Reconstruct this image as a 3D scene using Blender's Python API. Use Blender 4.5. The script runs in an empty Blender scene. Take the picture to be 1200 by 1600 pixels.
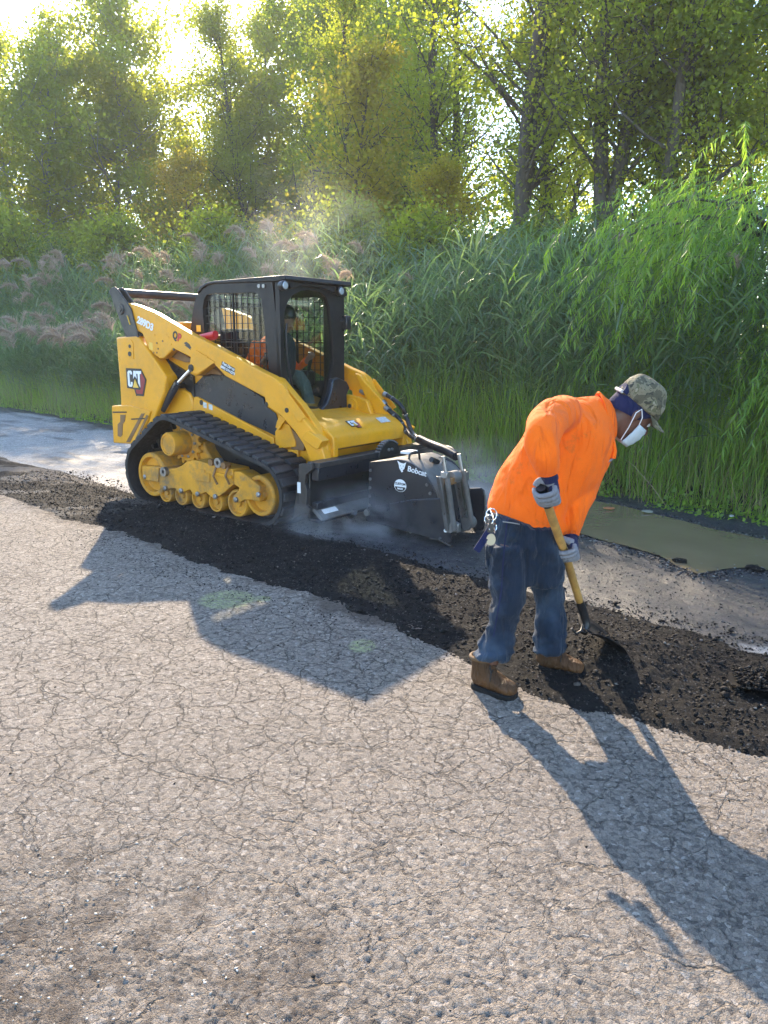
import bpy, bmesh, math, random
import numpy as np
from mathutils import Vector, Matrix
R = math.radians
random.seed(7); rng = np.random.default_rng(7)
S = bpy.context.scene

# ------------------------------------------------------------------ camera
CAM_H, PITCH, ROLL, FPX = 1.553, 0.219, 0.008, 1200.0
_f = np.array([0, math.cos(PITCH), -math.sin(PITCH)]); _r0 = np.array([1., 0, 0]); _u0 = np.cross(_r0, _f)
_r = math.cos(ROLL)*_r0 + math.sin(ROLL)*_u0; _u = -math.sin(ROLL)*_r0 + math.cos(ROLL)*_u0
CAM = np.array([0, 0, CAM_H])
cd = bpy.data.cameras.new('camera'); camo = bpy.data.objects.new('camera', cd); S.collection.objects.link(camo)
cd.sensor_fit = 'VERTICAL'; cd.sensor_height = 24; cd.lens = 18.0; cd.clip_start = 0.05; cd.clip_end = 900
camo.matrix_world = Matrix(((_r[0], _u[0], -_f[0], 0), (_r[1], _u[1], -_f[1], 0), (_r[2], _u[2], -_f[2], CAM_H), (0, 0, 0, 1)))
S.camera = camo

# ------------------------------------------------------------------ light
SUN_AZ, SUN_EL = -12.0, 28.5          # degrees from +Y (towards +X positive), elevation
w = bpy.data.worlds.new('World'); S.world = w; w.use_nodes = True
nt = w.node_tree; bg = nt.nodes['Background']; sky = nt.nodes.new('ShaderNodeTexSky')
sky.sky_type = 'NISHITA'; sky.sun_disc = False; sky.sun_elevation = R(SUN_EL); sky.sun_rotation = R(SUN_AZ)
sky.air_density = 1.0; sky.dust_density = 0.35; sky.ozone_density = 2.5
nt.links.new(sky.outputs[0], bg.inputs[0]); bg.inputs[1].default_value = 0.15
sd = bpy.data.lights.new('sun', 'SUN'); sd.energy = 2.9; sd.angle = R(0.55); sd.color = (1.0, 0.82, 0.60)
so = bpy.data.objects.new('sun', sd); S.collection.objects.link(so)
_sv = Vector((math.sin(R(SUN_AZ))*math.cos(R(SUN_EL)), math.cos(R(SUN_AZ))*math.cos(R(SUN_EL)), math.sin(R(SUN_EL))))
so.rotation_euler = _sv.to_track_quat('Z', 'Y').to_euler(); so.location = (-4, 20, 14)
S.view_settings.view_transform = 'Standard'; S.view_settings.look = 'None'
S.view_settings.exposure = 2.2; S.view_settings.gamma = 1; S.view_settings.use_curve_mapping = False
S.cycles.max_bounces = 8; S.cycles.diffuse_bounces = 3; S.cycles.glossy_bounces = 3
S.cycles.transmission_bounces = 5; S.cycles.transparent_max_bounces = 24; S.cycles.volume_bounces = 1
S.cycles.use_adaptive_sampling = True; S.cycles.adaptive_threshold = 0.02
S.cycles.use_denoising = True; S.cycles.sample_clamp_indirect = 6

# ------------------------------------------------------------------ survey helpers: a photo point on a known plane gives its place in the world
def ray(px, py): return _f*FPX + _r*(px-600) - _u*(py-800)
def on_ground(px, py, z=0.0):
    d = ray(px, py); t = (z-CAM[2])/d[2]; return CAM + d*t
def at_depth(px, py, y):
    d = ray(px, py); return Vector(CAM + d*(y/d[1]))
MYAW, MTX, MTY = -0.629, -1.704, 8.04   # the loader: yaw and position
_c, _s = math.cos(MYAW), math.sin(MYAW)
def _inv(P): x, y = P[0]-MTX, P[1]-MTY; return np.array([_c*x+_s*y, _s*x-_c*y, P[2]])
_ci = _inv(CAM)
YMAP = False     # while the arms and towers are built: their sideways measures are drawn in towards the body
def ymap(y):
    if not YMAP or abs(y) <= .42: return y
    return math.copysign(.42+(abs(y)-.42)*.62, y)
def mside(px, py, Y):
    Y = ymap(Y)
    b = _inv(CAM+ray(px, py))-_ci; p = _ci+b*((Y-_ci[1])/b[1]); return (p[0], p[2])
def mfront(px, py, X):
    b = _inv(CAM+ray(px, py))-_ci; p = _ci+b*((X-_ci[0])/b[0]); return (p[1], p[2])
def sides(Y, pts): return [mside(a, b, Y) for a, b in pts]
def fronts(X, pts): return [mfront(a, b, X) for a, b in pts]
# road frame: s along the road (to the right and towards the viewer), t across it (away)
RU = np.array([0.743, -0.669]); RN = np.array([0.669, 0.743])
def st(s, t): return RU[0]*s+RN[0]*t, RU[1]*s+RN[1]*t

# ------------------------------------------------------------------ objects
def tag(o, label=None, cat=None, group=None, kind=None):
    if label: o['label'] = label
    if cat: o['category'] = cat
    if group: o['group'] = group
    if kind: o['kind'] = kind
    return o
def empty(name, loc=(0, 0, 0), rz=0):
    o = bpy.data.objects.new(name, None); S.collection.objects.link(o); o.location = loc; o.rotation_euler = (0, 0, rz)
    o.empty_display_size = 0.2; return o
def link(name, me, parent=None):
    o = bpy.data.objects.new(name, me); S.collection.objects.link(o)
    if parent: o.parent = parent
    return o
def npmesh(name, V, F, mats, parent=None, smooth=False, tint=None, mi=None):
    """V (n,3), F (m,k) all faces with k corners"""
    V = np.asarray(V, dtype=np.float32); F = np.asarray(F, dtype=np.int32); m, k = F.shape
    me = bpy.data.meshes.new(name); me.vertices.add(len(V)); me.vertices.foreach_set('co', V.ravel())
    me.loops.add(m*k); me.loops.foreach_set('vertex_index', F.ravel())
    me.polygons.add(m); me.polygons.foreach_set('loop_start', np.arange(m, dtype=np.int32)*k)
    if smooth: me.polygons.foreach_set('use_smooth', np.ones(m, dtype=bool))
    for x in (mats if isinstance(mats, (list, tuple)) else [mats]): me.materials.append(x)
    if mi is not None: me.polygons.foreach_set('material_index', np.asarray(mi, dtype=np.int32))
    if tint is not None:
        a = me.attributes.new('tint', 'FLOAT', 'POINT'); a.data.foreach_set('value', np.asarray(tint, dtype=np.float32))
    me.update(calc_edges=True)
    return link(name, me, parent)

class MB:
    """collects closed solids; build() links them as ONE mesh object. flip=True: authored with +Y = the loader's near side"""
    def __init__(s, flip=False): s.v = []; s.f = []; s.m = []; s.flip = flip
    def add(s, vs, fs, m=0):
        n = len(s.v); s.v += [tuple(map(float, p)) for p in vs]; s.f += [tuple(n+i for i in f) for f in fs]; s.m += [m]*len(fs); return s
    def box(s, x0, x1, y0, y1, z0, z1, m=0):
        vs = [(x, y, z) for x in (x0, x1) for y in (y0, y1) for z in (z0, z1)]
        return s.add(vs, [(0, 1, 3, 2), (4, 6, 7, 5), (0, 4, 5, 1), (2, 3, 7, 6), (0, 2, 6, 4), (1, 5, 7, 3)], m)
    def bar(s, a, b, w, h, m=0, up=(0, 0, 1)):
        a, b = Vector(a), Vector(b); d = (b-a).normalized(); u = Vector(up)
        if abs(d.dot(u)) > .98: u = Vector((1, 0, 0))
        x = d.cross(u).normalized(); z = x.cross(d)
        vs = [p+x*i*w/2+z*j*h/2 for p in (a, b) for i in (-1, 1) for j in (-1, 1)]
        return s.add(vs, [(0, 1, 3, 2), (4, 6, 7, 5), (0, 4, 5, 1), (2, 3, 7, 6), (0, 2, 6, 4), (1, 5, 7, 3)], m)
    def prism(s, poly, a, b, axis='y', m=0):
        n = len(poly)
        mk = {'y': lambda p, t: (p[0], t, p[1]), 'x': lambda p, t: (t, p[0], p[1]), 'z': lambda p, t: (p[0], p[1], t)}[axis]
        vs = [mk(p, a) for p in poly]+[mk(p, b) for p in poly]
        return s.add(vs, [tuple(range(n)), tuple(range(2*n-1, n-1, -1))]+[(i, (i+1) % n, n+(i+1) % n, n+i) for i in range(n)], m)
    def holed(s, outer, inner, a, b, axis='y', m=0, N=48):
        """plate with one opening; both outlines resampled by direction from the opening's middle"""
        inner = np.array(inner, float); outer = np.array(outer, float); c = inner.mean(0)
        def samp(poly, extra):
            out = []
            for ang in extra:
                d = np.array([math.cos(ang), math.sin(ang)]); best = None
                for i in range(len(poly)):
                    p, q = poly[i]-c, poly[(i+1) % len(poly)]-c; e = q-p; den = d[0]*e[1]-d[1]*e[0]
                    if abs(den) < 1e-12: continue
                    t = (p[0]*e[1]-p[1]*e[0])/den; u = (p[0]*d[1]-p[1]*d[0])/den
                    if t > 0 and -1e-6 <= u <= 1+1e-6 and (best is None or t > best): best = t
                out.append(c+d*(best if best else .01))
            return out
        angs = sorted(set([round(math.atan2(*(p-c)[::-1]), 5) for p in np.vstack([outer, inner])]+[round(-math.pi+.003+2*math.pi*i/N, 5) for i in range(N)]))
        O = samp(outer, angs); I = samp(inner, angs); n = len(angs)
        mk = {'y': lambda p, t: (p[0], t, p[1]), 'x': lambda p, t: (t, p[0], p[1])}[axis]
        vs = [mk(p, a) for p in O]+[mk(p, a) for p in I]+[mk(p, b) for p in O]+[mk(p, b) for p in I]; fs = []
        for i in range(n):
            j = (i+1) % n
            fs += [(i, j, n+j, n+i), (2*n+i, 3*n+i, 3*n+j, 2*n+j), (i, 2*n+i, 2*n+j, j), (n+i, n+j, 3*n+j, 3*n+i)]
        return s.add(vs, fs, m)
    def tube(s, path, r, n=10, m=0, cap=True):
        P = [Vector(p) for p in path]; k = len(P); rr = r if isinstance(r, (list, tuple)) else [r]*k
        vs = []; prev = None
        for i in range(k):
            d = (P[min(i+1, k-1)]-P[max(i-1, 0)]).normalized()
            if prev is None:
                u = Vector((0, 0, 1)) if abs(d.z) < .9 else Vector((1, 0, 0)); x = d.cross(u).normalized()
            else: x = (prev-d*prev.dot(d)).normalized()
            prev = x; y = d.cross(x)
            vs += [P[i]+(x*math.cos(2*math.pi*j/n)+y*math.sin(2*math.pi*j/n))*rr[i] for j in range(n)]
        fs = [(i*n+j, i*n+(j+1) % n, (i+1)*n+(j+1) % n, (i+1)*n+j) for i in range(k-1) for j in range(n)]
        if cap: fs += [tuple(range(n))[::-1], tuple((k-1)*n+j for j in range(n))]
        return s.add(vs, fs, m)
    def disc(s, x, y0, y1, z, r, n=24, m=0, r2=None): return s.tube([(x, y0, z), (x, y1, z)], [r, r2 or r], n, m)
    def lathe(s, prof, c, axis='y', n=28, m=0):
        """prof: (offset along axis, radius)"""
        vs = []
        for t, r in prof:
            for j in range(n):
                a = 2*math.pi*j/n; p, q = r*math.cos(a), r*math.sin(a)
                vs.append({'y': (c[0]+p, c[1]+t, c[2]+q), 'x': (c[0]+t, c[1]+p, c[2]+q), 'z': (c[0]+p, c[1]+q, c[2]+t)}[axis])
        k = len(prof)
        fs = [(i*n+j, i*n+(j+1) % n, (i+1)*n+(j+1) % n, (i+1)*n+j) for i in range(k-1) for j in range(n)]
        fs += [tuple(range(n))[::-1], tuple((k-1)*n+j for j in range(n))]
        return s.add(vs, fs, m)
    def build(s, name, mats, parent=None, bevel=0, smooth=False, seg=2, auto=None):
        me = bpy.data.meshes.new(name)
        vs = [(x, -ymap(y), z) for x, y, z in s.v] if s.flip else s.v
        me.from_pydata(vs, [], s.f)
        for x in (mats if isinstance(mats, (list, tuple)) else [mats]): me.materials.append(x)
        me.polygons.foreach_set('material_index', s.m)
        bm = bmesh.new(); bm.from_mesh(me); bmesh.ops.recalc_face_normals(bm, faces=bm.faces); bm.to_mesh(me); bm.free()
        if smooth or bevel:
            me.polygons.foreach_set('use_smooth', [True]*len(me.polygons)); me.set_sharp_from_angle(angle=R(auto or 35))
        o = link(name, me, parent)
        if bevel:
            b = o.modifiers.new('bevel', 'BEVEL'); b.width = bevel; b.segments = seg; b.limit_method = 'ANGLE'; b.angle_limit = R(35)
            b.harden_normals = False; b.use_clamp_overlap = True
        return o
def copy_tree(o, parent=None):
    c = o.copy(); S.collection.objects.link(c)
    if parent: c.parent = parent
    for ch in list(o.children): copy_tree(ch, c)
    return c

# ------------------------------------------------------------------ materials
def newmat(name):
    m = bpy.data.materials.new(name); m.use_nodes = True; t = m.node_tree; return m, t, t.nodes['Principled BSDF'], t.nodes['Material Output']
class NT:
    def __init__(s, t): s.t = t; s.L = t.links
    def n(s, ty, **k):
        x = s.t.nodes.new('ShaderNode'+ty)
        for a, b in k.items():
            if isinstance(b, tuple) and a.startswith('i_'): pass
            setattr(x, a, b)
        return x
    def coord(s, kind='Object', scale=(1, 1, 1)):
        tc = s.n('TexCoord'); mp = s.n('Mapping'); mp.inputs['Scale'].default_value = scale; s.L.new(tc.outputs[kind], mp.inputs[0]); return mp.outputs[0]
    def noise(s, v, scale, detail=4, rough=.55, dist=0):
        x = s.n('TexNoise'); s.L.new(v, x.inputs['Vector']); x.inputs['Scale'].default_value = scale; x.inputs['Detail'].default_value = detail
        x.inputs['Roughness'].default_value = rough; x.inputs['Distortion'].default_value = dist; return x.outputs['Fac']
    def ramp(s, v, stops, interp='LINEAR'):
        x = s.n('ValToRGB'); s.L.new(v, x.inputs[0]); e = x.color_ramp.elements; x.color_ramp.interpolation = interp
        while len(e) < len(stops): e.new(.5)
        for i, (p, c) in enumerate(stops):
            e[i].position = p; c = (c, c, c) if isinstance(c, (int, float)) else c; e[i].color = (*c, 1)
        return x.outputs[0]
    def mix(s, fac, a, b, mode='MIX'):
        x = s.n('Mix', data_type='RGBA', blend_type=mode)
        for i, v in ((0, fac), (6, a), (7, b)):
            if isinstance(v, (int, float)): x.inputs[i].default_value = v if i == 0 else (v, v, v, 1)
            elif isinstance(v, tuple): x.inputs[i].default_value = (*v, 1)
            else: s.L.new(v, x.inputs[i])
        return x.outputs[2]
    def math(s, op, a, b=0.0, c=None):
        x = s.n('Math', operation=op)
        for i, v in enumerate((a, b) if c is None else (a, b, c)):
            if isinstance(v, (int, float)): x.inputs[i].default_value = v
            else: s.L.new(v, x.inputs[i])
        return x.outputs[0]
    def bump(s, h, dist, strength=1.0, nrm=None):
        x = s.n('Bump'); x.inputs['Distance'].default_value = dist; x.inputs['Strength'].default_value = strength; s.L.new(h, x.inputs['Height'])
        if nrm: s.L.new(nrm, x.inputs['Normal'])
        return x.outputs[0]
def surf(name, col, rough=.5, metal=0, var=.15, scale=6, dirt=0, dirtcol=(.16, .12, .08), bump=0, bscale=60, coat=0, spec=.5, rvar=.15):
    m, t, p, o = newmat(name); g = NT(t); v = g.coord()
    n1 = g.noise(v, scale, 5); c = tuple(col)
    dk = tuple(x*(1-var) for x in c); lt = tuple(min(1, x*(1+var)) for x in c)
    cc = g.ramp(n1, [(.3, dk), (.7, lt)])
    if dirt:
        n2 = g.noise(v, 3.1, 8, .7); n3 = g.noise(v, 21, 4, .6)
        f = g.math('MULTIPLY', g.ramp(g.math('ADD', g.math('MULTIPLY', n2, .7), g.math('MULTIPLY', n3, .3)), [(.47, 0.), (.68, 1.)]), dirt)
        cc = g.mix(f, cc, dirtcol)
    g.L.new(cc, p.inputs['Base Color'])
    g.L.new(g.ramp(g.noise(v, scale*2.3, 5, .65), [(.3, max(0.02, rough-rvar)), (.7, min(1, rough+rvar))]), p.inputs['Roughness'])
    p.inputs['Metallic'].default_value = metal; p.inputs['Coat Weight'].default_value = coat; p.inputs['Coat Roughness'].default_value = .15
    p.inputs['Specular IOR Level'].default_value = spec
    if bump: g.L.new(g.bump(g.noise(v, bscale, 4), bump), p.inputs['Normal'])
    return m
def leafmat(name, stops, trans=.5, rough=.45, tcol=(1.0, 1.0, .35), add=(.34, .37, .03)):
    """leaf colour from the per-leaf tint and a broad noise; diffuse + light coming through"""
    m, t, p, o = newmat(name); g = NT(t); t.nodes.remove(p)
    at = g.n('Attribute', attribute_name='tint'); oi = g.n('ObjectInfo')
    tc = g.n('TexCoord'); nz = g.noise(tc.outputs['Object'], .55, 2)
    f = g.math('ADD', g.math('MULTIPLY', at.outputs['Fac'], .6), g.math('ADD', g.math('MULTIPLY', nz, .5), g.math('MULTIPLY', oi.outputs['Random'], .16)))
    c = g.ramp(g.math('SUBTRACT', f, .13), stops)
    df = g.n('BsdfPrincipled'); g.L.new(c, df.inputs['Base Color']); df.inputs['Roughness'].default_value = rough; df.inputs['Specular IOR Level'].default_value = .35
    tr = g.n('BsdfTranslucent'); g.L.new(g.mix(1.0, g.mix(1.0, c, add, 'ADD'), tcol, 'MULTIPLY'), tr.inputs[0])
    mx = g.n('MixShader'); mx.inputs[0].default_value = trans; g.L.new(df.outputs[0], mx.inputs[1]); g.L.new(tr.outputs[0], mx.inputs[2]); g.L.new(mx.outputs[0], o.inputs[0])
    return m
M = {}
M['yellow'] = surf('yellow_paint', (.74, .32, .006), .42, var=.08, scale=2, dirt=.35, dirtcol=(.30, .18, .06), bump=.0006, bscale=30, coat=.12, spec=.4)
M['yellow_dirty'] = surf('dusty_yellow_paint', (.62, .28, .02), .6, var=.16, scale=5, dirt=1.0, dirtcol=(.17, .12, .07), bump=.002, bscale=60, spec=.3)
M['rust'] = surf('worn_brown_paint', (.20, .095, .03), .5, var=.2, dirt=.4)
M['black'] = surf('black_paint', (.008, .009, .011), .36, var=.2, scale=3, dirt=.30, dirtcol=(.035, .03, .025), coat=.1)
M['cabblack'] = surf('cab_black_paint', (.012, .010, .010), .45, var=.2, scale=3, dirt=.3, dirtcol=(.04, .033, .027), spec=.35)
M['link'] = surf('dark_grey_paint', (.026, .023, .022), .45, var=.2, scale=3, dirt=.4, dirtcol=(.12, .1, .08))
M['blue_black'] = surf('planer_black_paint', (.009, .011, .017), .36, var=.25, scale=4, dirt=.4, dirtcol=(.04, .04, .042), coat=.2)
M['rubber'] = surf('track_rubber', (.009, .009, .011), .62, var=.3, scale=9, dirt=.5, dirtcol=(.045, .040, .036), bump=.002, bscale=50)
M['pad'] = surf('track_pad_rubber', (.020, .021, .024), .55, var=.4, scale=14, dirt=.6, dirtcol=(.065, .060, .055), bump=.002, bscale=60)
M['hose'] = surf('hose_rubber', (.009, .009, .011), .45, var=.2)
M['steel'] = surf('worn_steel', (.33, .32, .31), .38, metal=.8, var=.25, scale=8, dirt=.5, dirtcol=(.13, .1, .07))
M['plate'] = surf('dusty_steel_plate', (.16, .155, .15), .5, metal=.35, var=.3, scale=8, dirt=.5, dirtcol=(.25, .22, .18))
M['chrome'] = surf('chrome_rod', (.8, .8, .8), .12, metal=1, var=.05)
M['white'] = surf('white_print', (.75, .75, .74), .5, var=.05)
M['red'] = surf('red_paint', (.5, .02, .02), .4, var=.1)
M['crimson'] = surf('crimson_print', (.26, .015, .025), .4, var=.1)
M['blackprint'] = surf('black_print', (.012, .012, .013), .4, var=.1)
M['goldprint'] = surf('gold_print', (.75, .45, .06), .4, var=.1)
M['sticker'] = surf('pale_sticker', (.5, .5, .48), .45, var=.25, scale=40)
M['seat'] = surf('seat_fabric', (.012, .012, .014), .8, var=.2)
def glassmat():
    m, t, p, o = newmat('window_glass'); g = NT(t); t.nodes.remove(p)
    tr = g.n('BsdfTransparent'); tr.inputs[0].default_value = (.84, .88, .87, 1); gl = g.n('BsdfGlossy'); gl.inputs[1].default_value = .03
    fr = g.n('LayerWeight'); fr.inputs[0].default_value = .5; f = g.math('ADD', g.math('MULTIPLY', g.math('POWER', fr.outputs['Facing'], 4.0), .5), .035)
    mx = g.n('MixShader'); g.L.new(f, mx.inputs[0]); g.L.new(tr.outputs[0], mx.inputs[1]); g.L.new(gl.outputs[0], mx.inputs[2]); g.L.new(mx.outputs[0], o.inputs[0]); return m
M['glass'] = glassmat()
M['lens'] = surf('lamp_lens', (.5, .52, .55), .12, metal=.4, var=.1)
# ------------------------------------------------------------------ numpy noises
def h2(ix, iy, k=0):
    n = (ix.astype(np.int64)*374761393+iy.astype(np.int64)*668265263+k*974711) & 0xffffffff
    n = ((n ^ (n >> 13))*1274126177) & 0xffffffff
    return ((n ^ (n >> 16)) & 0xffff)/65535.0
def vnoise(x, y, k=0):
    ix, iy = np.floor(x), np.floor(y); fx, fy = x-ix, y-iy; fx = fx*fx*(3-2*fx); fy = fy*fy*(3-2*fy)
    a, b, c, d = h2(ix, iy, k), h2(ix+1, iy, k), h2(ix, iy+1, k), h2(ix+1, iy+1, k)
    return (a*(1-fx)+b*fx)*(1-fy)+(c*(1-fx)+d*fx)*fy
def fbm(x, y, o=4, k=0):
    s = 0; a = .5; t = 0
    for i in range(o): s = s+a*vnoise(x*2**i+i*17.3, y*2**i-i*9.1, k+i); t += a; a *= .55
    return s/t
def worley(x, y, k=0):
    ix, iy = np.floor(x), np.floor(y); f1 = np.full(x.shape, 9.); f2 = np.full(x.shape, 9.); idv = np.zeros(x.shape)
    for i in (-1, 0, 1):
        for j in (-1, 0, 1):
            cx, cy = ix+i, iy+j; px = cx+.5+(h2(cx, cy, k)-.5)*.9; py = cy+.5+(h2(cx, cy, k+5)-.5)*.9
            d = np.hypot(x-px, y-py); n = d < f1; f2 = np.where(n, f1, np.minimum(f2, d)); idv = np.where(n, h2(cx, cy, k+9), idv); f1 = np.where(n, d, f1)
    return f1, f2, idv
def sstep(a, b, x): t = np.clip((x-a)/(b-a), 0, 1); return t*t*(3-2*t)
def gridfaces(nr, nc):
    i = np.arange(nr-1)[:, None]*nc+np.arange(nc-1)[None]; i = i.ravel(); return np.stack([i, i+1, i+nc+1, i+nc], 1)
def xy2st(x, y): return x*RU[0]+y*RU[1], x*RN[0]+y*RN[1]

# ------------------------------------------------------------------ ground materials
def pavement_mat():
    m, t, p, o = newmat('cracked_pavement'); g = NT(t); v = g.coord()
    wob = g.n('VectorMath', operation='ADD'); nz = g.n('TexNoise'); nz.inputs['Scale'].default_value = 5; nz.inputs['Detail'].default_value = 6; nz.inputs['Roughness'].default_value = .65; g.L.new(v, nz.inputs['Vector'])
    sc = g.n('VectorMath', operation='SCALE'); sc.inputs['Scale'].default_value = .16; g.L.new(nz.outputs['Color'], sc.inputs[0]); g.L.new(v, wob.inputs[0]); g.L.new(sc.outputs[0], wob.inputs[1])
    def crack(scale, w, off=(0, 0, 0)):
        mp = g.n('Mapping'); mp.inputs['Location'].default_value = off; g.L.new(wob.outputs[0], mp.inputs[0])
        x = g.n('TexVoronoi', feature='DISTANCE_TO_EDGE', voronoi_dimensions='2D'); x.inputs['Scale'].default_value = scale; g.L.new(mp.outputs[0], x.inputs['Vector'])
        return g.ramp(x.outputs['Distance'], [(0, 1.), (w, .75), (w*2.6, 0.)])
    c1 = crack(11.5, .013); c2 = crack(5.0, .008, (3, 1, 0)); c3 = crack(16, .018, (7, 2, 0))
    n_a = g.ramp(g.noise(v, 1.1, 3), [(.34, .45), (.58, 1.)]); c4 = g.math('MULTIPLY', crack(1.9, .005, (11, 5, 0)), g.ramp(g.noise(v, 4.5, 4), [(.48, 0.), (.60, .8)])); n_b = g.ramp(g.noise(v, 1.7, 3), [(.5, 0.), (.68, .7)])
    n_c = g.ramp(g.noise(v, 9, 3), [(.32, .28), (.56, 1.)])
    ck = g.math('MAXIMUM', g.math('MULTIPLY', g.math('MULTIPLY', c1, n_a), n_c), g.math('MAXIMUM', g.math('MULTIPLY', c2, n_c), g.math('MULTIPLY', c3, g.math('MULTIPLY', n_b, n_c))))
    sx = g.n('SeparateXYZ'); g.L.new(v, sx.inputs[0]); nf = g.n('MapRange'); g.L.new(sx.outputs['Y'], nf.inputs[0]); nf.inputs[1].default_value = 1.5; nf.inputs[2].default_value = 3.2; nf.inputs[3].default_value = .32; nf.inputs[4].default_value = 1.15
    ck = g.math('MAXIMUM', g.math('MULTIPLY', ck, nf.outputs[0]), c4)
    # aggregate chips of several greys and tans in a dark binder
    w2 = g.n('TexNoise'); w2.inputs['Scale'].default_value = 60; w2.inputs['Detail'].default_value = 3; g.L.new(v, w2.inputs['Vector']); s2_ = g.n('VectorMath', operation='SCALE'); s2_.inputs['Scale'].default_value = .022; g.L.new(w2.outputs['Color'], s2_.inputs[0]); v2 = g.n('VectorMath', operation='ADD'); g.L.new(v, v2.inputs[0]); g.L.new(s2_.outputs[0], v2.inputs[1]); v2 = v2.outputs[0]
    vc = g.n('TexVoronoi', voronoi_dimensions='2D'); vc.inputs['Scale'].default_value = 75; g.L.new(v2, vc.inputs['Vector'])
    vd = g.n('TexVoronoi', voronoi_dimensions='2D', feature='DISTANCE_TO_EDGE'); vd.inputs['Scale'].default_value = 75; g.L.new(v2, vd.inputs['Vector'])
    sep = g.n('SeparateColor'); g.L.new(vc.outputs['Color'], sep.inputs[0])
    chip = g.ramp(sep.outputs[0], [(0, (.20, .172, .145)), (.3, (.345, .292, .235)), (.6, (.46, .388, .312)), (.85, (.365, .308, .25)), (1, (.60, .52, .435))])
    bind = g.ramp(vd.outputs['Distance'], [(0., .62), (.10, 1.)])
    col = g.mix(1.0, chip, bind, 'MULTIPLY')
    pat = g.ramp(g.noise(v, .8, 6, .65), [(.3, .80), (.7, 1.08)]); col = g.mix(1.0, col, pat, 'MULTIPLY')
    fine = g.ramp(g.noise(v, 260, 3, .7), [(.3, .72), (.7, 1.2)]); col = g.mix(1.0, col, fine, 'MULTIPLY')
    # a darker, dirtier worn corner where the top has ravelled away, and dust of fresh millings close to the trench
    at = g.n('Attribute', attribute_name='tint'); dn = g.ramp(g.math('ADD', at.outputs['Fac'], g.math('MULTIPLY', g.math('SUBTRACT', g.noise(v, 7, 6, .7), .5), 1.3)), [(.4, 0.), (.75, 1.)])
    col = g.mix(g.math('MULTIPLY', dn, .74), col, (.085, .062, .045))
    at2 = g.n('Attribute', attribute_name='paint')
    col = g.mix(g.math('MULTIPLY', at2.outputs['Fac'], g.ramp(g.noise(v, 40, 4, .7), [(.4, .1), (.6, .75)])), col, (.55, .58, .25))
    col = g.mix(g.math('MULTIPLY', ck, .72), col, (.035, .03, .027))
    g.L.new(col, p.inputs['Base Color']); p.inputs['Roughness'].default_value = .82; p.inputs['Specular IOR Level'].default_value = .25
    rg = g.math('ABSOLUTE', g.math('SUBTRACT', g.noise(v, 85, 4, .65), .5)); hgt = g.math('SUBTRACT', g.math('ADD', g.math('ADD', g.math('MULTIPLY', vd.outputs['Distance'], .45), g.math('MULTIPLY', rg, 3.2)), g.math('MULTIPLY', g.noise(v, 230, 4, .7), .8)), g.math('MULTIPLY', ck, 3.0))
    g.L.new(g.bump(hgt, .011, 1.), p.inputs['Normal']); return m
def loose_mat():
    m, t, p, o = newmat('asphalt_millings'); g = NT(t); v = g.coord()
    a = g.noise(v, 2.2, 7, .7); b = g.noise(v, 70, 5, .75)
    col = g.ramp(g.math('ADD', g.math('MULTIPLY', a, .65), g.math('MULTIPLY', b, .35)), [(.32, (.006, .006, .006)), (.5, (.013, .012, .011)), (.62, (.022, .019, .0165)), (.75, (.046, .038, .031))])
    at = g.n('Attribute', attribute_name='tint'); col = g.mix(at.outputs['Fac'], col, g.ramp(b, [(.3, (.10, .085, .07)), (.7, (.28, .25, .21))]))
    sp = g.n('TexVoronoi'); sp.inputs['Scale'].default_value = 120; g.L.new(v, sp.inputs['Vector']); s2 = g.n('SeparateColor'); g.L.new(sp.outputs['Color'], s2.inputs[0])
    col = g.mix(g.ramp(s2.outputs[0], [(.955, 0.), (.97, .6)]), col, (.13, .12, .11))
    g.L.new(col, p.inputs['Base Color']); p.inputs['Roughness'].default_value = .85; p.inputs['Specular IOR Level'].default_value = .12
    g.L.new(g.bump(g.math('ADD', g.noise(v, 55, 5, .75), g.math('MULTIPLY', g.noise(v, 200, 3, .7), .6)), .012, 1.), p.inputs['Normal']); return m
def road_mat():
    m, t, p, o = newmat('old_wet_asphalt'); g = NT(t); v = g.coord()
    n1 = g.noise(v, .9, 6, .6, .5); n2 = g.noise(v, 6, 6, .7); n3 = g.noise(v, 150, 4, .7)
    at = g.n('Attribute', attribute_name='tint')   # 0 wet by the planer and puddle, 1 the painted sunlit spot and dry
    wet = g.ramp(g.math('ADD', at.outputs['Fac'], g.math('MULTIPLY', g.math('SUBTRACT', g.math('ADD', g.math('MULTIPLY', n1, .6), g.math('MULTIPLY', n2, .4)), .5), 1.6)), [(.35, 0.), (.62, 1.)])
    dark = g.ramp(n2, [(.3, (.022, .022, .026)), (.7, (.042, .042, .044))]); dry_pale = g.ramp(n2, [(.3, (.22, .205, .185)), (.7, (.34, .32, .285))])
    col = g.mix(wet, dark, dry_pale); col = g.mix(1.0, col, g.ramp(n3, [(.3, .55), (.7, 1.45)]), 'MULTIPLY'); col = g.mix(1.0, col, g.ramp(g.noise(v, 38, 5, .8), [(.34, .45), (.5, 1.0), (.68, 1.7)]), 'MULTIPLY')
    g.L.new(col, p.inputs['Base Color'])
    g.L.new(g.mix(wet, g.ramp(g.noise(v, 9, 6, .75), [(.35, .30), (.65, .62)]), .8), p.inputs['Roughness']); p.inputs['Specular IOR Level'].default_value = .5
    g.L.new(g.bump(g.math('ADD', g.math('MULTIPLY', n3, .7), g.math('MULTIPLY', g.noise(v, 45, 4, .7), .9)), .008, .9), p.inputs['Normal']); return m
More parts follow.
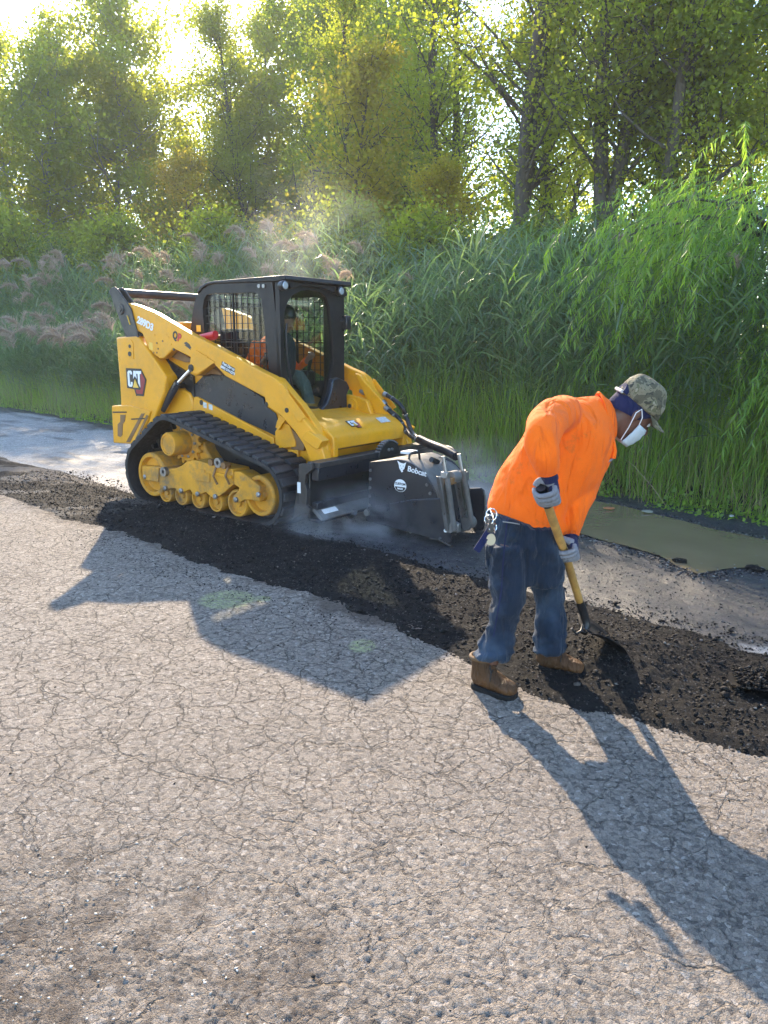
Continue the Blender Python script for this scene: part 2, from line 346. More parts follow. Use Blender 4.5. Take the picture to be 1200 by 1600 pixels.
def verge_mat():
    m, t, p, o = newmat('verge_soil'); g = NT(t); v = g.coord()
    col = g.ramp(g.noise(v, 5, 8, .7), [(.3, (.022, .019, .013)), (.5, (.045, .038, .022)), (.7, (.07, .062, .035))])
    g.L.new(col, p.inputs['Base Color']); p.inputs['Roughness'].default_value = .9; g.L.new(g.bump(g.noise(v, 30, 6, .7), .03), p.inputs['Normal']); return m
def puddle_mat():
    m, t, p, o = newmat('muddy_water'); g = NT(t); v = g.coord()
    g.L.new(g.ramp(g.noise(v, 1.1, 4), [(.35, (.15, .112, .062)), (.65, (.20, .15, .086))]), p.inputs['Base Color'])
    p.inputs['Roughness'].default_value = .035; p.inputs['IOR'].default_value = 1.33
    g.L.new(g.bump(g.noise(v, 7, 3), .003, .5), p.inputs['Normal']); return m
M['pave'] = pavement_mat(); M['loose'] = loose_mat(); M['road'] = road_mat(); M['verge'] = verge_mat(); M['puddle'] = puddle_mat()

# ------------------------------------------------------------------ the ground under everything
V = np.array([(-700, -300, -.14), (700, -300, -.14), (700, 800, -.14), (-700, 800, -.14)]); tag(npmesh('ground', V, [(0, 1, 2, 3)], M['verge']), kind='structure')

# cracked pavement: fine relief near the viewer, coarser away (t < 3.2)
def pavement():
    nr, nc = 640, 760
    ys = 1.0*(9.6/1.0)**np.linspace(0, 1, nr); V = np.zeros((nr, nc, 3))
    u = np.linspace(-1, 1, nc)
    for j, y in enumerate(ys):
        V[j, :, 0] = u*(.72*y+1.0)-.35*(y-1); V[j, :, 1] = y
    x, y = V[..., 0], V[..., 1]; s, t = xy2st(x, y)
    # pull columns beyond the trench back under it
    over = np.maximum(t-3.25, 0); x = x-RN[0]*over; y = y-RN[1]*over; V[..., 0] = x; V[..., 1] = y; s, t = xy2st(x, y)
    wx, wy = x+.02*fbm(x*14, y*14, 3, 3), y+.02*fbm(x*14, y*14, 3, 8)
    f1, f2, idv = worley(x/.0125, y/.0125, 1); g1, g2, gid = worley(x/.023, y/.023, 4)
    near = np.clip(2.4/np.maximum(y, .5), .35, 1.2)
    rough = .35+.9*fbm(x*1.3+3, y*1.3, 4, 21)
    worn = np.clip(1.25-np.hypot((x+1.05)/1.0, (y-1.45)/.85), 0, 1)      # ravelled corner at the viewer's left
    chip = (np.clip(1-f1*1.25, 0, 1)**.7)*(.35+.65*idv)*.0040 
    rid = 1-np.abs(2*fbm(x*55, y*55, 3, 77)-1)*1.6
    z = (chip*.5+np.clip(rid, -.5, 1)*.0034)*near*rough*1.7 + (fbm(x*2.2, y*2.2, 4, 11)-.5)*.010 + (fbm(x*30, y*30, 3, 13)-.5)*.004
    c1, c2, _ = worley(wx*5.2+7, wy*5.2, 31); z -= (np.clip(1-(c2-c1)/.045, 0, 1)**1.5)*.0022*sstep(.42, .62, fbm(x*1.4, y*1.4, 3, 40))
    z -= worn*.012*(.4+fbm(x*7, y*7, 4, 50))
    z += np.where(over > 0, -.03, 0)
    V[..., 2] = z
    # faint green survey paint: an oval and a short dash beside it, a smudge further right
    paint = np.zeros(x.shape)
    for (px, py, rx, ry) in ((355, 937, .19, .10), (408, 936, .07, .03), (566, 1010, .08, .05)):
        gx, gy, _ = on_ground(px, py); paint = np.maximum(paint, sstep(1.0, .75, np.hypot((x-gx)/rx, (y-gy)/(ry*2.0))))
    dirt = .62*worn**.6 + .50*sstep(2.72, 3.05, t) + .25*sstep(.62, .8, fbm(x*.7, y*.7, 3, 61))
    o = npmesh('pavement', V.reshape(-1, 3), gridfaces(nr, nc), M['pave'], smooth=True, tint=dirt.ravel())
    a = o.data.attributes.new('paint', 'FLOAT', 'POINT'); a.data.foreach_set('value', paint.ravel().astype(np.float32))
    tag(o, kind='structure')
    V = np.array([(*st(-30, -30), -.035), (*st(40, -30), -.035), (*st(40, 3.4), -.035), (*st(-30, 3.4), -.035)])
    o2 = npmesh('pavement_base', V, [(0, 1, 2, 3)], M['pave']); o2.name = 'pavement_beyond'; tag(o2, kind='structure')
pavement()

def trench_edge(s): return 2.98+.10*(fbm(s*.9+40, s*0+3, 3, 70)-.5)*2
def patch(name, s0, s1, ns, t0, t1, ntt, mat, hf, smooth=True):
    # s sampled so that it is finer where it is near the viewer
    q = np.linspace(0, 1, ns); s = s0+(s1-s0)*(1-(1-q)**(2.6 if s0 < -40 else 1.8)) if s0 < s1 else None
    t = np.linspace(t0, t1, ntt); Sg, Tg = np.meshgrid(s, t, indexing='ij'); X = RU[0]*Sg+RN[0]*Tg; Y = RU[1]*Sg+RN[1]*Tg
    Z, tint = hf(Sg, Tg, X, Y); V = np.stack([X, Y, Z], -1).reshape(-1, 3)
    return npmesh(name, V, gridfaces(ns, ntt)[:, ::-1], mat, smooth=smooth, tint=tint.ravel())
def hmill(s, t, x, y):
    e = 2.94+.22*(fbm(s*1.1+40, t*0+3, 4, 70)-.5)+.10*(fbm(s*6, t*6, 3, 71)-.5)
    e = e-.30*sstep(.2, 1.6, s+2.2)*0 - .16*sstep(-3.4, -1.5, s)*sstep(0, -1.5, s)     # spills a little over the pavement beside the loader
    far = 4.22+.25*(fbm(s*1.0+9, t*0+1, 3, 75)-.5)
    prof = sstep(e-.03, e+.20, t)*sstep(far+.05, far-.35, t)
    rough = (fbm(x*6, y*6, 5, 80)-.35)*.038+(fbm(x*26, y*26, 4, 81)-.5)*.020+(fbm(x*60, y*60, 2, 82)-.5)*.016
    pile = .085*np.exp(-(((x-1.22)/.36)**2+((y-3.62)/.30)**2)*1.0)+.05*np.exp(-(((x-1.95)/.35)**2+((y-2.9)/.3)**2))
    left = sstep(-5.2, -7.5, s)         # behind the loader: tracked over, flatter, lug prints across
    lug = (np.abs(((s*11.6+1.2*(fbm(s*2, t*2, 2, 90)-.5)) % 1)-.5)*2)**.7*.022*sstep(3.45, 3.6, t)*sstep(4.3, 4.05, t)*sstep(-3.8, -5.0, s)
    z = -.035+prof*(.045+rough*(1-.4*left)+pile)+lug*prof
    dry_pale = .75*left*sstep(.45, .62, fbm(x*1.3, y*4, 4, 95))+.5*sstep(.6, .75, fbm(x*3, y*3, 3, 99))*sstep(-1.5, .8, s)*.3
    return z, np.clip(dry_pale, 0, 1)
tag(patch('millings_strip', -42, 3.2, 1700, 2.55, 4.55, 230, M['loose'], hmill), kind='structure')
def hroad(s, t, x, y):
    z = -.022+(fbm(x*1.2, y*1.2, 3, 100)-.5)*.03+(fbm(x*18, y*18, 4, 101)-.5)*.016
    px, py = 2.75, 6.55
    # shallow hollow that holds the puddle
    sp, tp = xy2st(px, py); z -= .05*sstep(1.0, .55, np.hypot((s-sp-1.0)/3.3, (t-tp)/.62))
    z += .012*sstep(.55, .8, fbm(x*5, y*5, 3, 105))*sstep(1.35, 1.0, np.hypot((s-sp-1)/3.3, (t-tp)/.62))
    z += np.where(t > 7.4, (t-7.4)*.05, 0)
    dry_pale = -.12+1.15*sstep(-3.2, -5.2, s)*sstep(7.6, 6.7, t)*(.55+.45*sstep(.4, .6, fbm(s*.6, t*2.5, 3, 108)))
    dry_pale = np.maximum(dry_pale, .9*np.exp(-(((x-2.35)/.5)**2+((y-3.75)/.22)**2)))  # sunlit spot near the right edge, put into the road colour
    return z, np.clip(dry_pale, 0, 1)
tag(patch('old_road', -44, 9, 820, 4.0, 7.9, 200, M['road'], hroad), kind='structure')
def hverge(s, t, x, y):
    z = -.05+.16*sstep(7.5, 8.1, t+.3*(fbm(s*1.3, t*1.3, 3, 110)-.5))+.35*sstep(8.5, 13, t)+(fbm(x*3, y*3, 4, 111)-.5)*.08
    return z, z*0
tag(patch('verge', -60, 26, 300, 7.3, 60, 120, M['verge'], hverge), kind='structure')
def vz(s, t): return float(-.05+.16*sstep(7.5, 8.1, t)+.35*sstep(8.5, 13, t))

# puddle: muddy water lying in the hollow
P = [on_ground(a, b) for a, b in ((868, 778), (900, 776), (960, 786), (1040, 806), (1120, 826), (1230, 846), (1400, 870), (1500, 900), (1420, 935), (1230, 892), (1180, 886), (1130, 889), (1090, 893), (1068, 884), (1030, 866), (985, 852), (930, 838), (880, 822), (840, 806))]
pm = bpy.data.meshes.new('puddle'); cc = np.mean(P, 0)
ring = []
for i in range(len(P)):
    a, b = P[i], P[(i+1) % len(P)]
    for q in range(8):
        p = a+(b-a)*q/8; d = p-cc; ring.append(p+d/np.linalg.norm(d[:2])*.08*(float(fbm(np.array(p[0]*3.), np.array(p[1]*3.), 3, 5))-.5)*2)
pm.from_pydata([(p[0], p[1], -.0105) for p in ring], [], [tuple(range(len(ring)))]); pm.materials.append(M['puddle'])
tag(link('puddle_water', pm), kind='structure')

# ------------------------------------------------------------------ loose stones
def rocks(name, pts, sizes, mat, seed=1, tint=None, label=None, flat=.55):
    r = np.random.default_rng(seed); n = len(pts)
    base = np.array([(1, 0, 0), (-1, 0, 0), (0, 1, 0), (0, -1, 0), (0, 0, 1), (0, 0, -1)], float)
    F0 = np.array([(0, 2, 4), (2, 1, 4), (1, 3, 4), (3, 0, 4), (2, 0, 5), (1, 2, 5), (3, 1, 5), (0, 3, 5)])
    V = base[None]*(1+.45*(r.random((n, 6, 1))-.5))+(r.random((n, 6, 3))-.5)*.35
    V *= (np.array([1, .8, flat])*(1+.4*(r.random((n, 1, 3))-.5)))
    a = r.random(n)*6.28; c, s_ = np.cos(a), np.sin(a); tl = (r.random(n)-.5)*1.8*flat
    x, y, z = V[..., 0], V[..., 1], V[..., 2]; x, z = x*np.cos(tl)[:, None]-z*np.sin(tl)[:, None], x*np.sin(tl)[:, None]+z*np.cos(tl)[:, None]
    x, y = x*c[:, None]-y*s_[:, None], x*s_[:, None]+y*c[:, None]
    V = np.stack([x, y, z], -1)*sizes[:, None, None]+pts[:, None, :]
    F = (F0[None]+np.arange(n)[:, None, None]*6).reshape(-1, 3)
    tn = np.repeat(tint if tint is not None else r.random(n), 6)
    o = npmesh(name, V.reshape(-1, 3), F, mat, tint=tn); tag(o, label, None, None, 'stuff'); return o
def stonemat(name, stops, rough=.75):
    m, t, p, o = newmat(name); g = NT(t); at = g.n('Attribute', attribute_name='tint'); v = g.coord()
    c = g.mix(1.0, g.ramp(at.outputs['Fac'], stops), g.ramp(g.noise(v, 120, 3), [(.3, .7), (.7, 1.2)]), 'MULTIPLY'); g.L.new(c, p.inputs['Base Color']); p.inputs['Roughness'].default_value = rough; p.inputs['Specular IOR Level'].default_value = .15; return m
M['darkstone'] = stonemat('milled_crumb', [(0, (.005, .005, .005)), (.7, (.014, .012, .011)), (.92, (.03, .024, .02)), (.97, (.07, .06, .05)), (1, (.2, .18, .16))])
M['mixstone'] = stonemat('road_grit', [(0, (.012, .012, .013)), (.5, (.05, .05, .05)), (.8, (.09, .088, .085)), (1, (.24, .23, .21))], .5)
M['lightstone'] = stonemat('pale_chip', [(0, (.16, .14, .12)), (.25, (.30, .27, .23)), (.7, (.45, .40, .34)), (1, (.62, .58, .52))])
def scatter_millings():
    n = 52000; q = rng.random(n); s = -9+12.2*(1-(1-q)**1.7); t = 2.78+rng.beta(1.6, 1.7, n)*1.65
    x = RU[0]*s+RN[0]*t; y = RU[1]*s+RN[1]*t; z, _ = hmill(s, t, x, y); sz = .003+.010*rng.random(n)**2.6; sz[:400] = .012+.018*rng.random(400)
    rocks('milled_crumbs', np.stack([x, y, np.maximum(z, -.02)+sz*.3], 1), sz, M['darkstone'], 3)
    # crumbs thrown out on the clean pavement
    n = 2600; s = -6+9*rng.random(n); t = 2.95-np.abs(rng.normal(0, .16, n))-.02*rng.random(n); k = rng.random(n) < .12; t[k] = 2.9-rng.random(k.sum())*2.0
    x = RU[0]*s+RN[0]*t; y = RU[1]*s+RN[1]*t; sz = .002+.006*rng.random(n)**2.5
    rocks('scattered_crumbs', np.stack([x, y, np.full(n, .003)], 1), sz, M['darkstone'], 5, tint=rng.random(n)*.8)
    # gravel along the puddle rim and on the wet road
    n = 30000; s = -5+10*rng.random(n); t = 4.10+3.1*rng.random(n)**1.3; x = RU[0]*s+RN[0]*t; y = RU[1]*s+RN[1]*t; z, _ = hroad(s, t, x, y)
    rocks('road_gravel', np.stack([x, y, z+.003], 1), .002+.008*rng.random(n)**3, M['mixstone'], 6)
    pr = np.array([p[:2] for p in ring]); idx = rng.integers(0, len(pr), 3000); p = pr[idx]+rng.normal(0, .06, (3000, 2)); d = p-cc[:2]; p = p+d/np.linalg.norm(d, axis=1)[:, None]*.06
    s_, t_ = xy2st(p[:, 0], p[:, 1]); z, _ = hroad(s_, t_, p[:, 0], p[:, 1]); sz = .004+.014*rng.random(3000)**3
    rocks('puddle_rim_gravel', np.stack([p[:, 0], p[:, 1], np.maximum(z, -.02)+sz*.3], 1), sz, M['mixstone'], 8)
    # proud pale chips in the close foreground
    n = 900; y = 1.15+1.0*rng.random(n)**1.3; x = -.2-1.0*rng.random(n)**.8; s_, t_ = xy2st(x, y); k = t_ < 2.8; x, y = x[k], y[k]
    sz = .0016+.0034*rng.random(len(x))**2.6; sz *= 1.0+.6*np.clip(1.2-np.hypot((x+1.0)/1.1, (y-1.5)/.9), 0, 1)
    rocks('pavement_chips', np.stack([x, y, np.full(len(x), .0015)], 1), sz, M['lightstone'], 9, flat=.30)
scatter_millings()

# ------------------------------------------------------------------ leaves, reeds, trees
M['leaf'] = leafmat('tree_leaf', [(0, (.045, .072, .024)), (.35, (.080, .112, .032)), (.65, (.13, .15, .04)), (1, (.24, .21, .05))], .64, add=(.42, .44, .06))
M['leaf_yellow'] = leafmat('autumn_leaf', [(0, (.075, .085, .024)), (.4, (.15, .135, .03)), (.7, (.28, .20, .035)), (1, (.42, .22, .04))], .62, tcol=(1, .95, .4), add=(.52, .46, .06))
M['leaf_shrub'] = leafmat('shrub_leaf', [(0, (.020, .042, .014)), (.4, (.040, .070, .022)), (.75, (.075, .105, .035)), (1, (.15, .17, .05))], .40, tcol=(.9, 1, .4))
M['leaf_willow'] = leafmat('willow_leaf', [(0, (.07, .125, .035)), (.4, (.13, .205, .05)), (.75, (.20, .28, .07)), (1, (.34, .40, .09))], .5, .36, (.85, 1, .4), (.42, .52, .08))
M['reed'] = leafmat('reed_leaf', [(0, (.055, .088, .058)), (.4, (.10, .145, .085)), (.75, (.165, .205, .12)), (1, (.36, .31, .18))], .42, .38, (.8, 1, .62), (.28, .32, .12))
M['grass'] = leafmat('grass_blade', [(0, (.07, .125, .03)), (.4, (.13, .205, .045)), (.75, (.20, .27, .065)), (1, (.38, .34, .14))], .48, .4, (.85, 1, .4), (.34, .42, .06))
M['drystem'] = surf('dry_stem', (.22, .17, .09), .8, var=.4, scale=30)
M['plume'] = leafmat('seed_plume', [(0, (.22, .17, .14)), (.5, (.40, .31, .24)), (1, (.55, .45, .36))], .45, .8, (1, .92, .8), (.24, .20, .15))
def barkmat(name, a, b):
    m, t, p, o = newmat(name); g = NT(t); v = g.coord('Object', (1, 1, .25))
    n = g.noise(v, 14, 6, .7, .3); g.L.new(g.ramp(n, [(.3, a), (.7, b)]), p.inputs['Base Color']); p.inputs['Roughness'].default_value = .9
    g.L.new(g.bump(n, .03), p.inputs['Normal']); return m
M['bark'] = barkmat('grey_brown_bark', (.045, .036, .028), (.12, .10, .078)); M['palebark'] = barkmat('pale_bark', (.12, .11, .095), (.27, .25, .21))

def leafcloud(C, size, aspect=.75, droop=.0, r=rng, tint=None, fold=.25):
    """C (n,3) leaf bases -> rhombic leaves, slightly folded along the midrib"""
    n = len(C); d = r.normal(size=(n, 3)); d[:, 2] -= droop; d /= np.linalg.norm(d, axis=1)[:, None]
    w = r.normal(size=(n, 3)); w -= d*(w*d).sum(1)[:, None]; w /= np.linalg.norm(w, axis=1)[:, None]; nn = np.cross(d, w)
    L = (size*(.6+.8*r.random(n)))[:, None] if np.isscalar(size) else size[:, None]; W = L*aspect*.5
    V = np.stack([C, C+d*L*.45+w*W+nn*L*fold*.3, C+d*L, C+d*L*.45-w*W+nn*L*fold*.3], 1).reshape(-1, 3)
    F = np.arange(n)[:, None]*4+np.arange(4)[None]
    t = np.repeat(tint if tint is not None else r.random(n), 4); return V, F, t

def tree_mesh(seed, H, Rc, base, trunk_r, nleaf, lsize=.085, forks=1, droop=.3, sparse=.0, lift=.45):
    """builds (trunk MB, crown arrays) for one kind of tree; base = height where the crown begins"""
    r = random.Random(seed); g = np.random.default_rng(seed); mb = MB(); tips = []
    def limb(p, d, L, rad, lvl):
        k = 5 if lvl else 9; pts = [Vector(p)]; d = Vector(d).normalized(); rs = [rad]
        for i in range(k):
            d = (d+Vector((r.gauss(0, .10), r.gauss(0, .10), r.gauss(.03, .05)))*(1 if lvl else .38)).normalized(); pts.append(pts[-1]+d*L/k); rs.append(max(.006, rad*(1-(i+1)/k*.85)))
        mb.tube(pts, rs, 7 if lvl == 0 else 5, cap=False)
        return pts, rs
    stems = []
    for f in range(forks):
        lean = (r.gauss(0, .05)+(f-(forks-1)/2)*.16, r.gauss(0, .05), 1)
        stems.append(limb((0, 0, -.2) if f == 0 else stems[0][0][2], lean, H if f == 0 else H*.8, trunk_r*(1-.2*f), 0))
    for pts, rs in stems:
        for i in range(2, len(pts)):
            h = pts[i].z
            if h < base*.55: continue
            for q in range(6 if h > base else 1):
                a = r.random()*6.28; fr = max(0, (h-base)/(H-base)); L = Rc*(.5+.6*r.random())*(1-.62*fr**1.4)*(1 if h > base else .5)
                p = pts[i-1].lerp(pts[i], r.random()); lp, lr = limb(p, (math.cos(a), math.sin(a), lift+.5*fr), L, rs[i]*.26+.010, 1)
                tips.append((lp[-1], .5)); tips.append((lp[4], .4))
                for e in range(4):
                    b = r.randint(1, 4); dd = Vector((r.gauss(0, 1), r.gauss(0, 1), r.gauss(.15, .5))); tp, tr = limb(lp[b], dd, L*.45*(.6+r.random()*.6), .012, 2); tips.append((tp[-1], .38)); tips.append((tp[3], .3))
        tips.append((pts[-1], .5)); tips.append((pts[-2], .5))
    tips = [t for t in tips if r.random() > sparse]
    per = max(4, nleaf//len(tips)); C = []; T = []
    for p, rad in tips:
        n = int(per*(.4+1.2*r.random())); q = g.normal(size=(n, 3))*rad*.62*np.array([1, 1, .8]); q[:, 2] -= .06; C.append(np.array(p)+q); T.append(np.full(n, r.random())*.6+g.random(n)*.4)
    C = np.vstack(C); T = np.concatenate(T); V, F, t = leafcloud(C, lsize, .8, droop, g, T)
    return mb, V, F, t
TREES = {}
def tree_kind(key, name, label, leaf, bark, *a, **k):
    mb, V, F, t = tree_mesh(*a, **k)
    root = empty(name); mb.build('trunk', M[bark], root, smooth=True, auto=60); npmesh('crown', V, F, M[leaf], root, tint=t); TREES[key] = [root, False]
def place_tree(key, px, y, label, scale=1., rz=0., group='trees behind the reed bed', lean=(0, 0), cat='tree', zoff=0):
    root, used = TREES[key]
    o = copy_tree(root) if used else root; TREES[key][1] = True
    x = (px-600)/FPX*(y*.976-.4)
    s, t = xy2st(x, y); o.location = (x, y, vz(s, t)-.05+zoff); o.rotation_euler = (R(lean[0]), R(lean[1]), rz); o.scale = (scale,)*3
    tag(o, label, cat, group); return o
tree_kind('poplar', 'poplar_tree', '', 'leaf', 'palebark', 11, 10.5, 4.3, 1.8, .12, 30000, lsize=.10, sparse=.15, lift=.25)
tree_kind('poplar2', 'poplar_tree', '', 'leaf', 'palebark', 12, 9.5, 4.3, 1.4, .11, 30000, lsize=.10, sparse=.15, lift=.2)
tree_kind('tall', 'broadleaf_tree', '', 'leaf', 'bark', 23, 11.5, 3.0, 3.4, .15, 23000, lsize=.072, sparse=.28, lift=.75)
tree_kind('fork', 'broadleaf_tree', '', 'leaf', 'bark', 34, 12, 2.6, 4.2, .18, 20000, lsize=.072, forks=2, sparse=.28, lift=.85)
tree_kind('slim', 'broadleaf_tree', '', 'leaf', 'bark', 45, 12, 2.1, 4.2, .12, 15000, lsize=.075, sparse=.28, lift=.85)
tree_kind('yellow', 'autumn_tree', '', 'leaf_yellow', 'bark', 56, 7.5, 2.6, 1.8, .09, 15000, lsize=.085, sparse=.3)
tree_kind('bush', 'shrub', '', 'leaf_shrub', 'bark', 67, 2.6, 1.25, .2, .05, 16000, lsize=.055, forks=2, droop=.1)
tree_kind('bush2', 'shrub', '', 'leaf', 'bark', 78, 3.4, 1.5, .3, .05, 17000, lsize=.07, forks=2, droop=.1)
M['straw'] = leafmat('dead_straw', [(0, (.12, .09, .05)), (.5, (.24, .18, .10)), (1, (.42, .34, .21))], .3, .7, (1, .9, .7), (.15, .12, .06))
FAR = 'far trees at the back of the wood'; NEAR = 'trees behind the reed bed'
for a in [
 ('poplar', -40, 38, 'tall poplar cut by the left edge of the photo', 1.55, .3, NEAR),
 ('poplar2', -150, 40, 'first poplar beyond the left edge of the photo', 1.5, 1.3, NEAR),
 ('poplar', -280, 42, 'second poplar beyond the left edge of the photo', 1.5, 2.3, NEAR),
 ('poplar2', -420, 44, 'third poplar beyond the left edge of the photo', 1.5, 4.3, NEAR),
 ('poplar2', 28, 39, 'second poplar from the left edge, its crown top open to the sky', 1.50, 2.1, NEAR),
 ('poplar', 70, 36, 'poplar with a thin pale stem near the left edge', 1.30, 3.0, NEAR),
 ('poplar2', 118, 40, 'poplar half hidden between the two pale-stemmed ones', 1.45, 3.0, NEAR),
 ('poplar', 170, 37, 'tall pale-stemmed poplar left of the sky gap', 1.55, 4.0, NEAR),
 ('poplar2', 236, 40, 'lower poplar on the left slope of the sky gap', 1.33, 1.0, NEAR),
 ('poplar2', 290, 41, 'low poplar in the middle of the sky gap', 1.16, 5.0, NEAR),
 ('poplar', 345, 40, 'low tree on the right slope of the sky gap', 1.14, 2.6, NEAR),
 ('tall', 405, 36, 'spreading tree that leans its crown into the right of the sky gap', 1.38, 3.3, NEAR),
 ('tall', 465, 35, 'leafy tree above the loader cab roof', 1.32, .7, NEAR),
 ('poplar', 430, 41, 'dense tree behind the spreading one at the sky gap', 1.62, 1.1, FAR),
 ('poplar2', 505, 40, 'dense far tree above the dust plume', 1.72, 2.4, FAR),
 ('poplar', 575, 39, 'dense far tree above the orange autumn tree', 1.60, 5.1, FAR),
 ('poplar2', 650, 34, 'dense far tree left of the thick forked trunk', 1.6, .6, FAR),
 ('tall', 535, 24.5, 'leaning tree beside the yellow autumn tree', .98, 5.2, NEAR),
 ('tall', 628, 23.5, 'full green tree just left of the reddish crown', 1.02, 1.9, NEAR),
 ('fork', 700, 22, 'forked tree with reddish tinge left of the thickest trunk', 1.0, .4, NEAR),
 ('fork', 792, 15.5, 'thick dark forked trunk at the middle of the wood', 1.0, 1.45, NEAR),
 ('slim', 832, 19, 'thin trunk immediately right of the thick forked one', .95, 3.7, NEAR),
 ('slim', 880, 17, 'thin upright tree between the two forked trees', .9, 2.2, NEAR),
 ('fork', 948, 14.5, 'second forked tree whose stems part in a V high up', 1.0, .2, NEAR),
 ('slim', 1000, 17, 'dark slim tree right of the V-shaped one', 1.0, 4.4, NEAR),
 ('tall', 1022, 13.8, 'pale leaning trunk above the worker cap', .95, 5.5, NEAR),
 ('slim', 1062, 14.5, 'slim trunk leaning right above the willow', 1.0, 1.3, NEAR),
 ('tall', 1130, 14, 'tree rising straight behind the willow', 1.0, 2.7, NEAR),
 ('slim', 1200, 13.5, 'dark trunk at the right edge of the photo', 1.0, .9, NEAR),
 ('tall', 1300, 13.5, 'broad tree just past the right edge of the photo', 1.0, 4.1, NEAR),
 ('tall', 590, 38, 'far tree seen over the yellow autumn tree', 1.15, .9, FAR),
 ('tall', 680, 30, 'far tree filling the gap left of the forked trunk', 1.0, 2.9, FAR),
 ('tall', 850, 25, 'far tree between the two forked trunks', 1.0, .1, FAR),
 ('tall', 1090, 22, 'far tree above the top of the willow', 1.05, 5.8, FAR),
]: place_tree(*a[:6], group=a[6], lean=((random.uniform(-2, 2)), random.uniform(-3, 3)))
for px, y, sc, lab in ((520, 21.5, 1.12, 'tree turned yellow and orange above the loader cab'), (262, 33, 1.15, 'low yellowing tree beneath the sky gap'), (610, 24, .75, 'small yellowing tree right of the orange one'), (668, 17, .66, 'reddish autumn sapling left of the thick forked trunk')):
    place_tree('yellow', px, y, lab, sc, random.random()*6, group='trees in autumn colour')
for i, (k, px, y, sc, lab) in enumerate((
 ('bush2', 10, 27, 1.5, 'large green bush at the left edge behind the plumed reeds'), ('bush', 95, 25.5, 1.5, 'bush under the second poplar'), ('bush2', 180, 25, 1.35, 'bush at the foot of the lone tall poplar'),
 ('bush', 262, 24, 1.5, 'bush under the low yellowing tree'), ('bush2', 335, 22.5, 1.3, 'bush seen above the left end of the cab roof'), ('bush', 405, 20.5, 1.4, 'grey-green bush veiled by dust over the cab'),
 ('bush', 470, 18.5, 1.35, 'grey-green bush in the thick of the dust plume'), ('bush2', 535, 17.5, 1.15, 'bush right of the dust plume'), ('bush', 598, 16, 1.2, 'low bush beneath the small yellowing tree'),
 ('bush2', 660, 15.2, 1.0, 'bush left of the thick forked trunk'), ('bush', 725, 14.2, 1.15, 'bush at the foot of the thick forked trunk'), ('bush2', 800, 14, .85, 'pale bush just right of the thick forked trunk'),
 ('bush', 868, 13.2, 1.15, 'dark bush between the two forked trunks'), ('bush', 935, 12.8, 1.1, 'dark bush under the V-shaped tree'), ('bush2', 1000, 12.8, .8, 'bush left of the willow top'), ('bush', 1075, 12.5, 1.2, 'dark bush half hidden behind the willow'))):
    place_tree(k, px, y, lab, sc, i*1.7, group='bushes along the foot of the wood', cat='bush')
def far_wood():
    n = 26000; a = rng.random(n)*R(110)-R(60); d = 42+16*rng.random(n); x = d*np.sin(a); y = d*np.cos(a)
    top = 8.5+5*fbm(a*9+50, a*0+2, 4, 200); z = top*rng.random(n)**1.15
    V, F, t = leafcloud(np.stack([x, y, z], 1), .30, .8, .3, rng); npmesh('distant_wood', V, F, M['leaf'], tint=t)
    tag(bpy.data.objects['distant_wood'], 'hazy mass of woodland beyond the last trunks', None, None, 'stuff')
far_wood()

# ------------------------------------------------------------------ strips of leaf: arching ribbons, vectorised
def ribbons(P, D, Lh, W, droop, nseg=4, side=None, twist=0.):
    """P (n,3) roots, D (n,3) start directions, Lh lengths, W widths, droop (n,) how far the tip bends down"""
    n = len(P); D = D/np.linalg.norm(D, axis=1)[:, None]; pos = P.copy(); cur = D.copy(); rows = []
    sd = np.cross(D, np.array([0, 0, 1.]))+rng.normal(0, .3, (n, 3)) if side is None else side; sd /= np.linalg.norm(sd, axis=1)[:, None]+1e-6
    for i in range(nseg+1):
        f = i/nseg; w = W*(1-f**1.8)*(.55+.45*min(1, f*4+.2)) if i < nseg else W*.04
        rows.append(np.stack([pos-sd*w[:, None]*.5, pos+sd*w[:, None]*.5], 1))
        cur = cur+np.array([0, 0, -1.])*(droop*(.35+f*1.0))[:, None]/nseg; cur /= np.linalg.norm(cur, axis=1)[:, None]; pos = pos+cur*(Lh/nseg)[:, None]
    V = np.stack(rows, 1).reshape(n, -1, 3); k = (nseg+1)*2
    f0 = np.array([(2*i, 2*i+1, 2*i+3, 2*i+2) for i in range(nseg)]); F = (f0[None]+np.arange(n)[:, None, None]*k).reshape(-1, 4)
    return V.reshape(-1, 3), F, k
def vzn(s, t): return -.05+.16*sstep(7.5, 8.1, t)+.35*sstep(8.5, 13, t)
def stn(s, t): return RU[0]*s+RN[0]*t, RU[1]*s+RN[1]*t
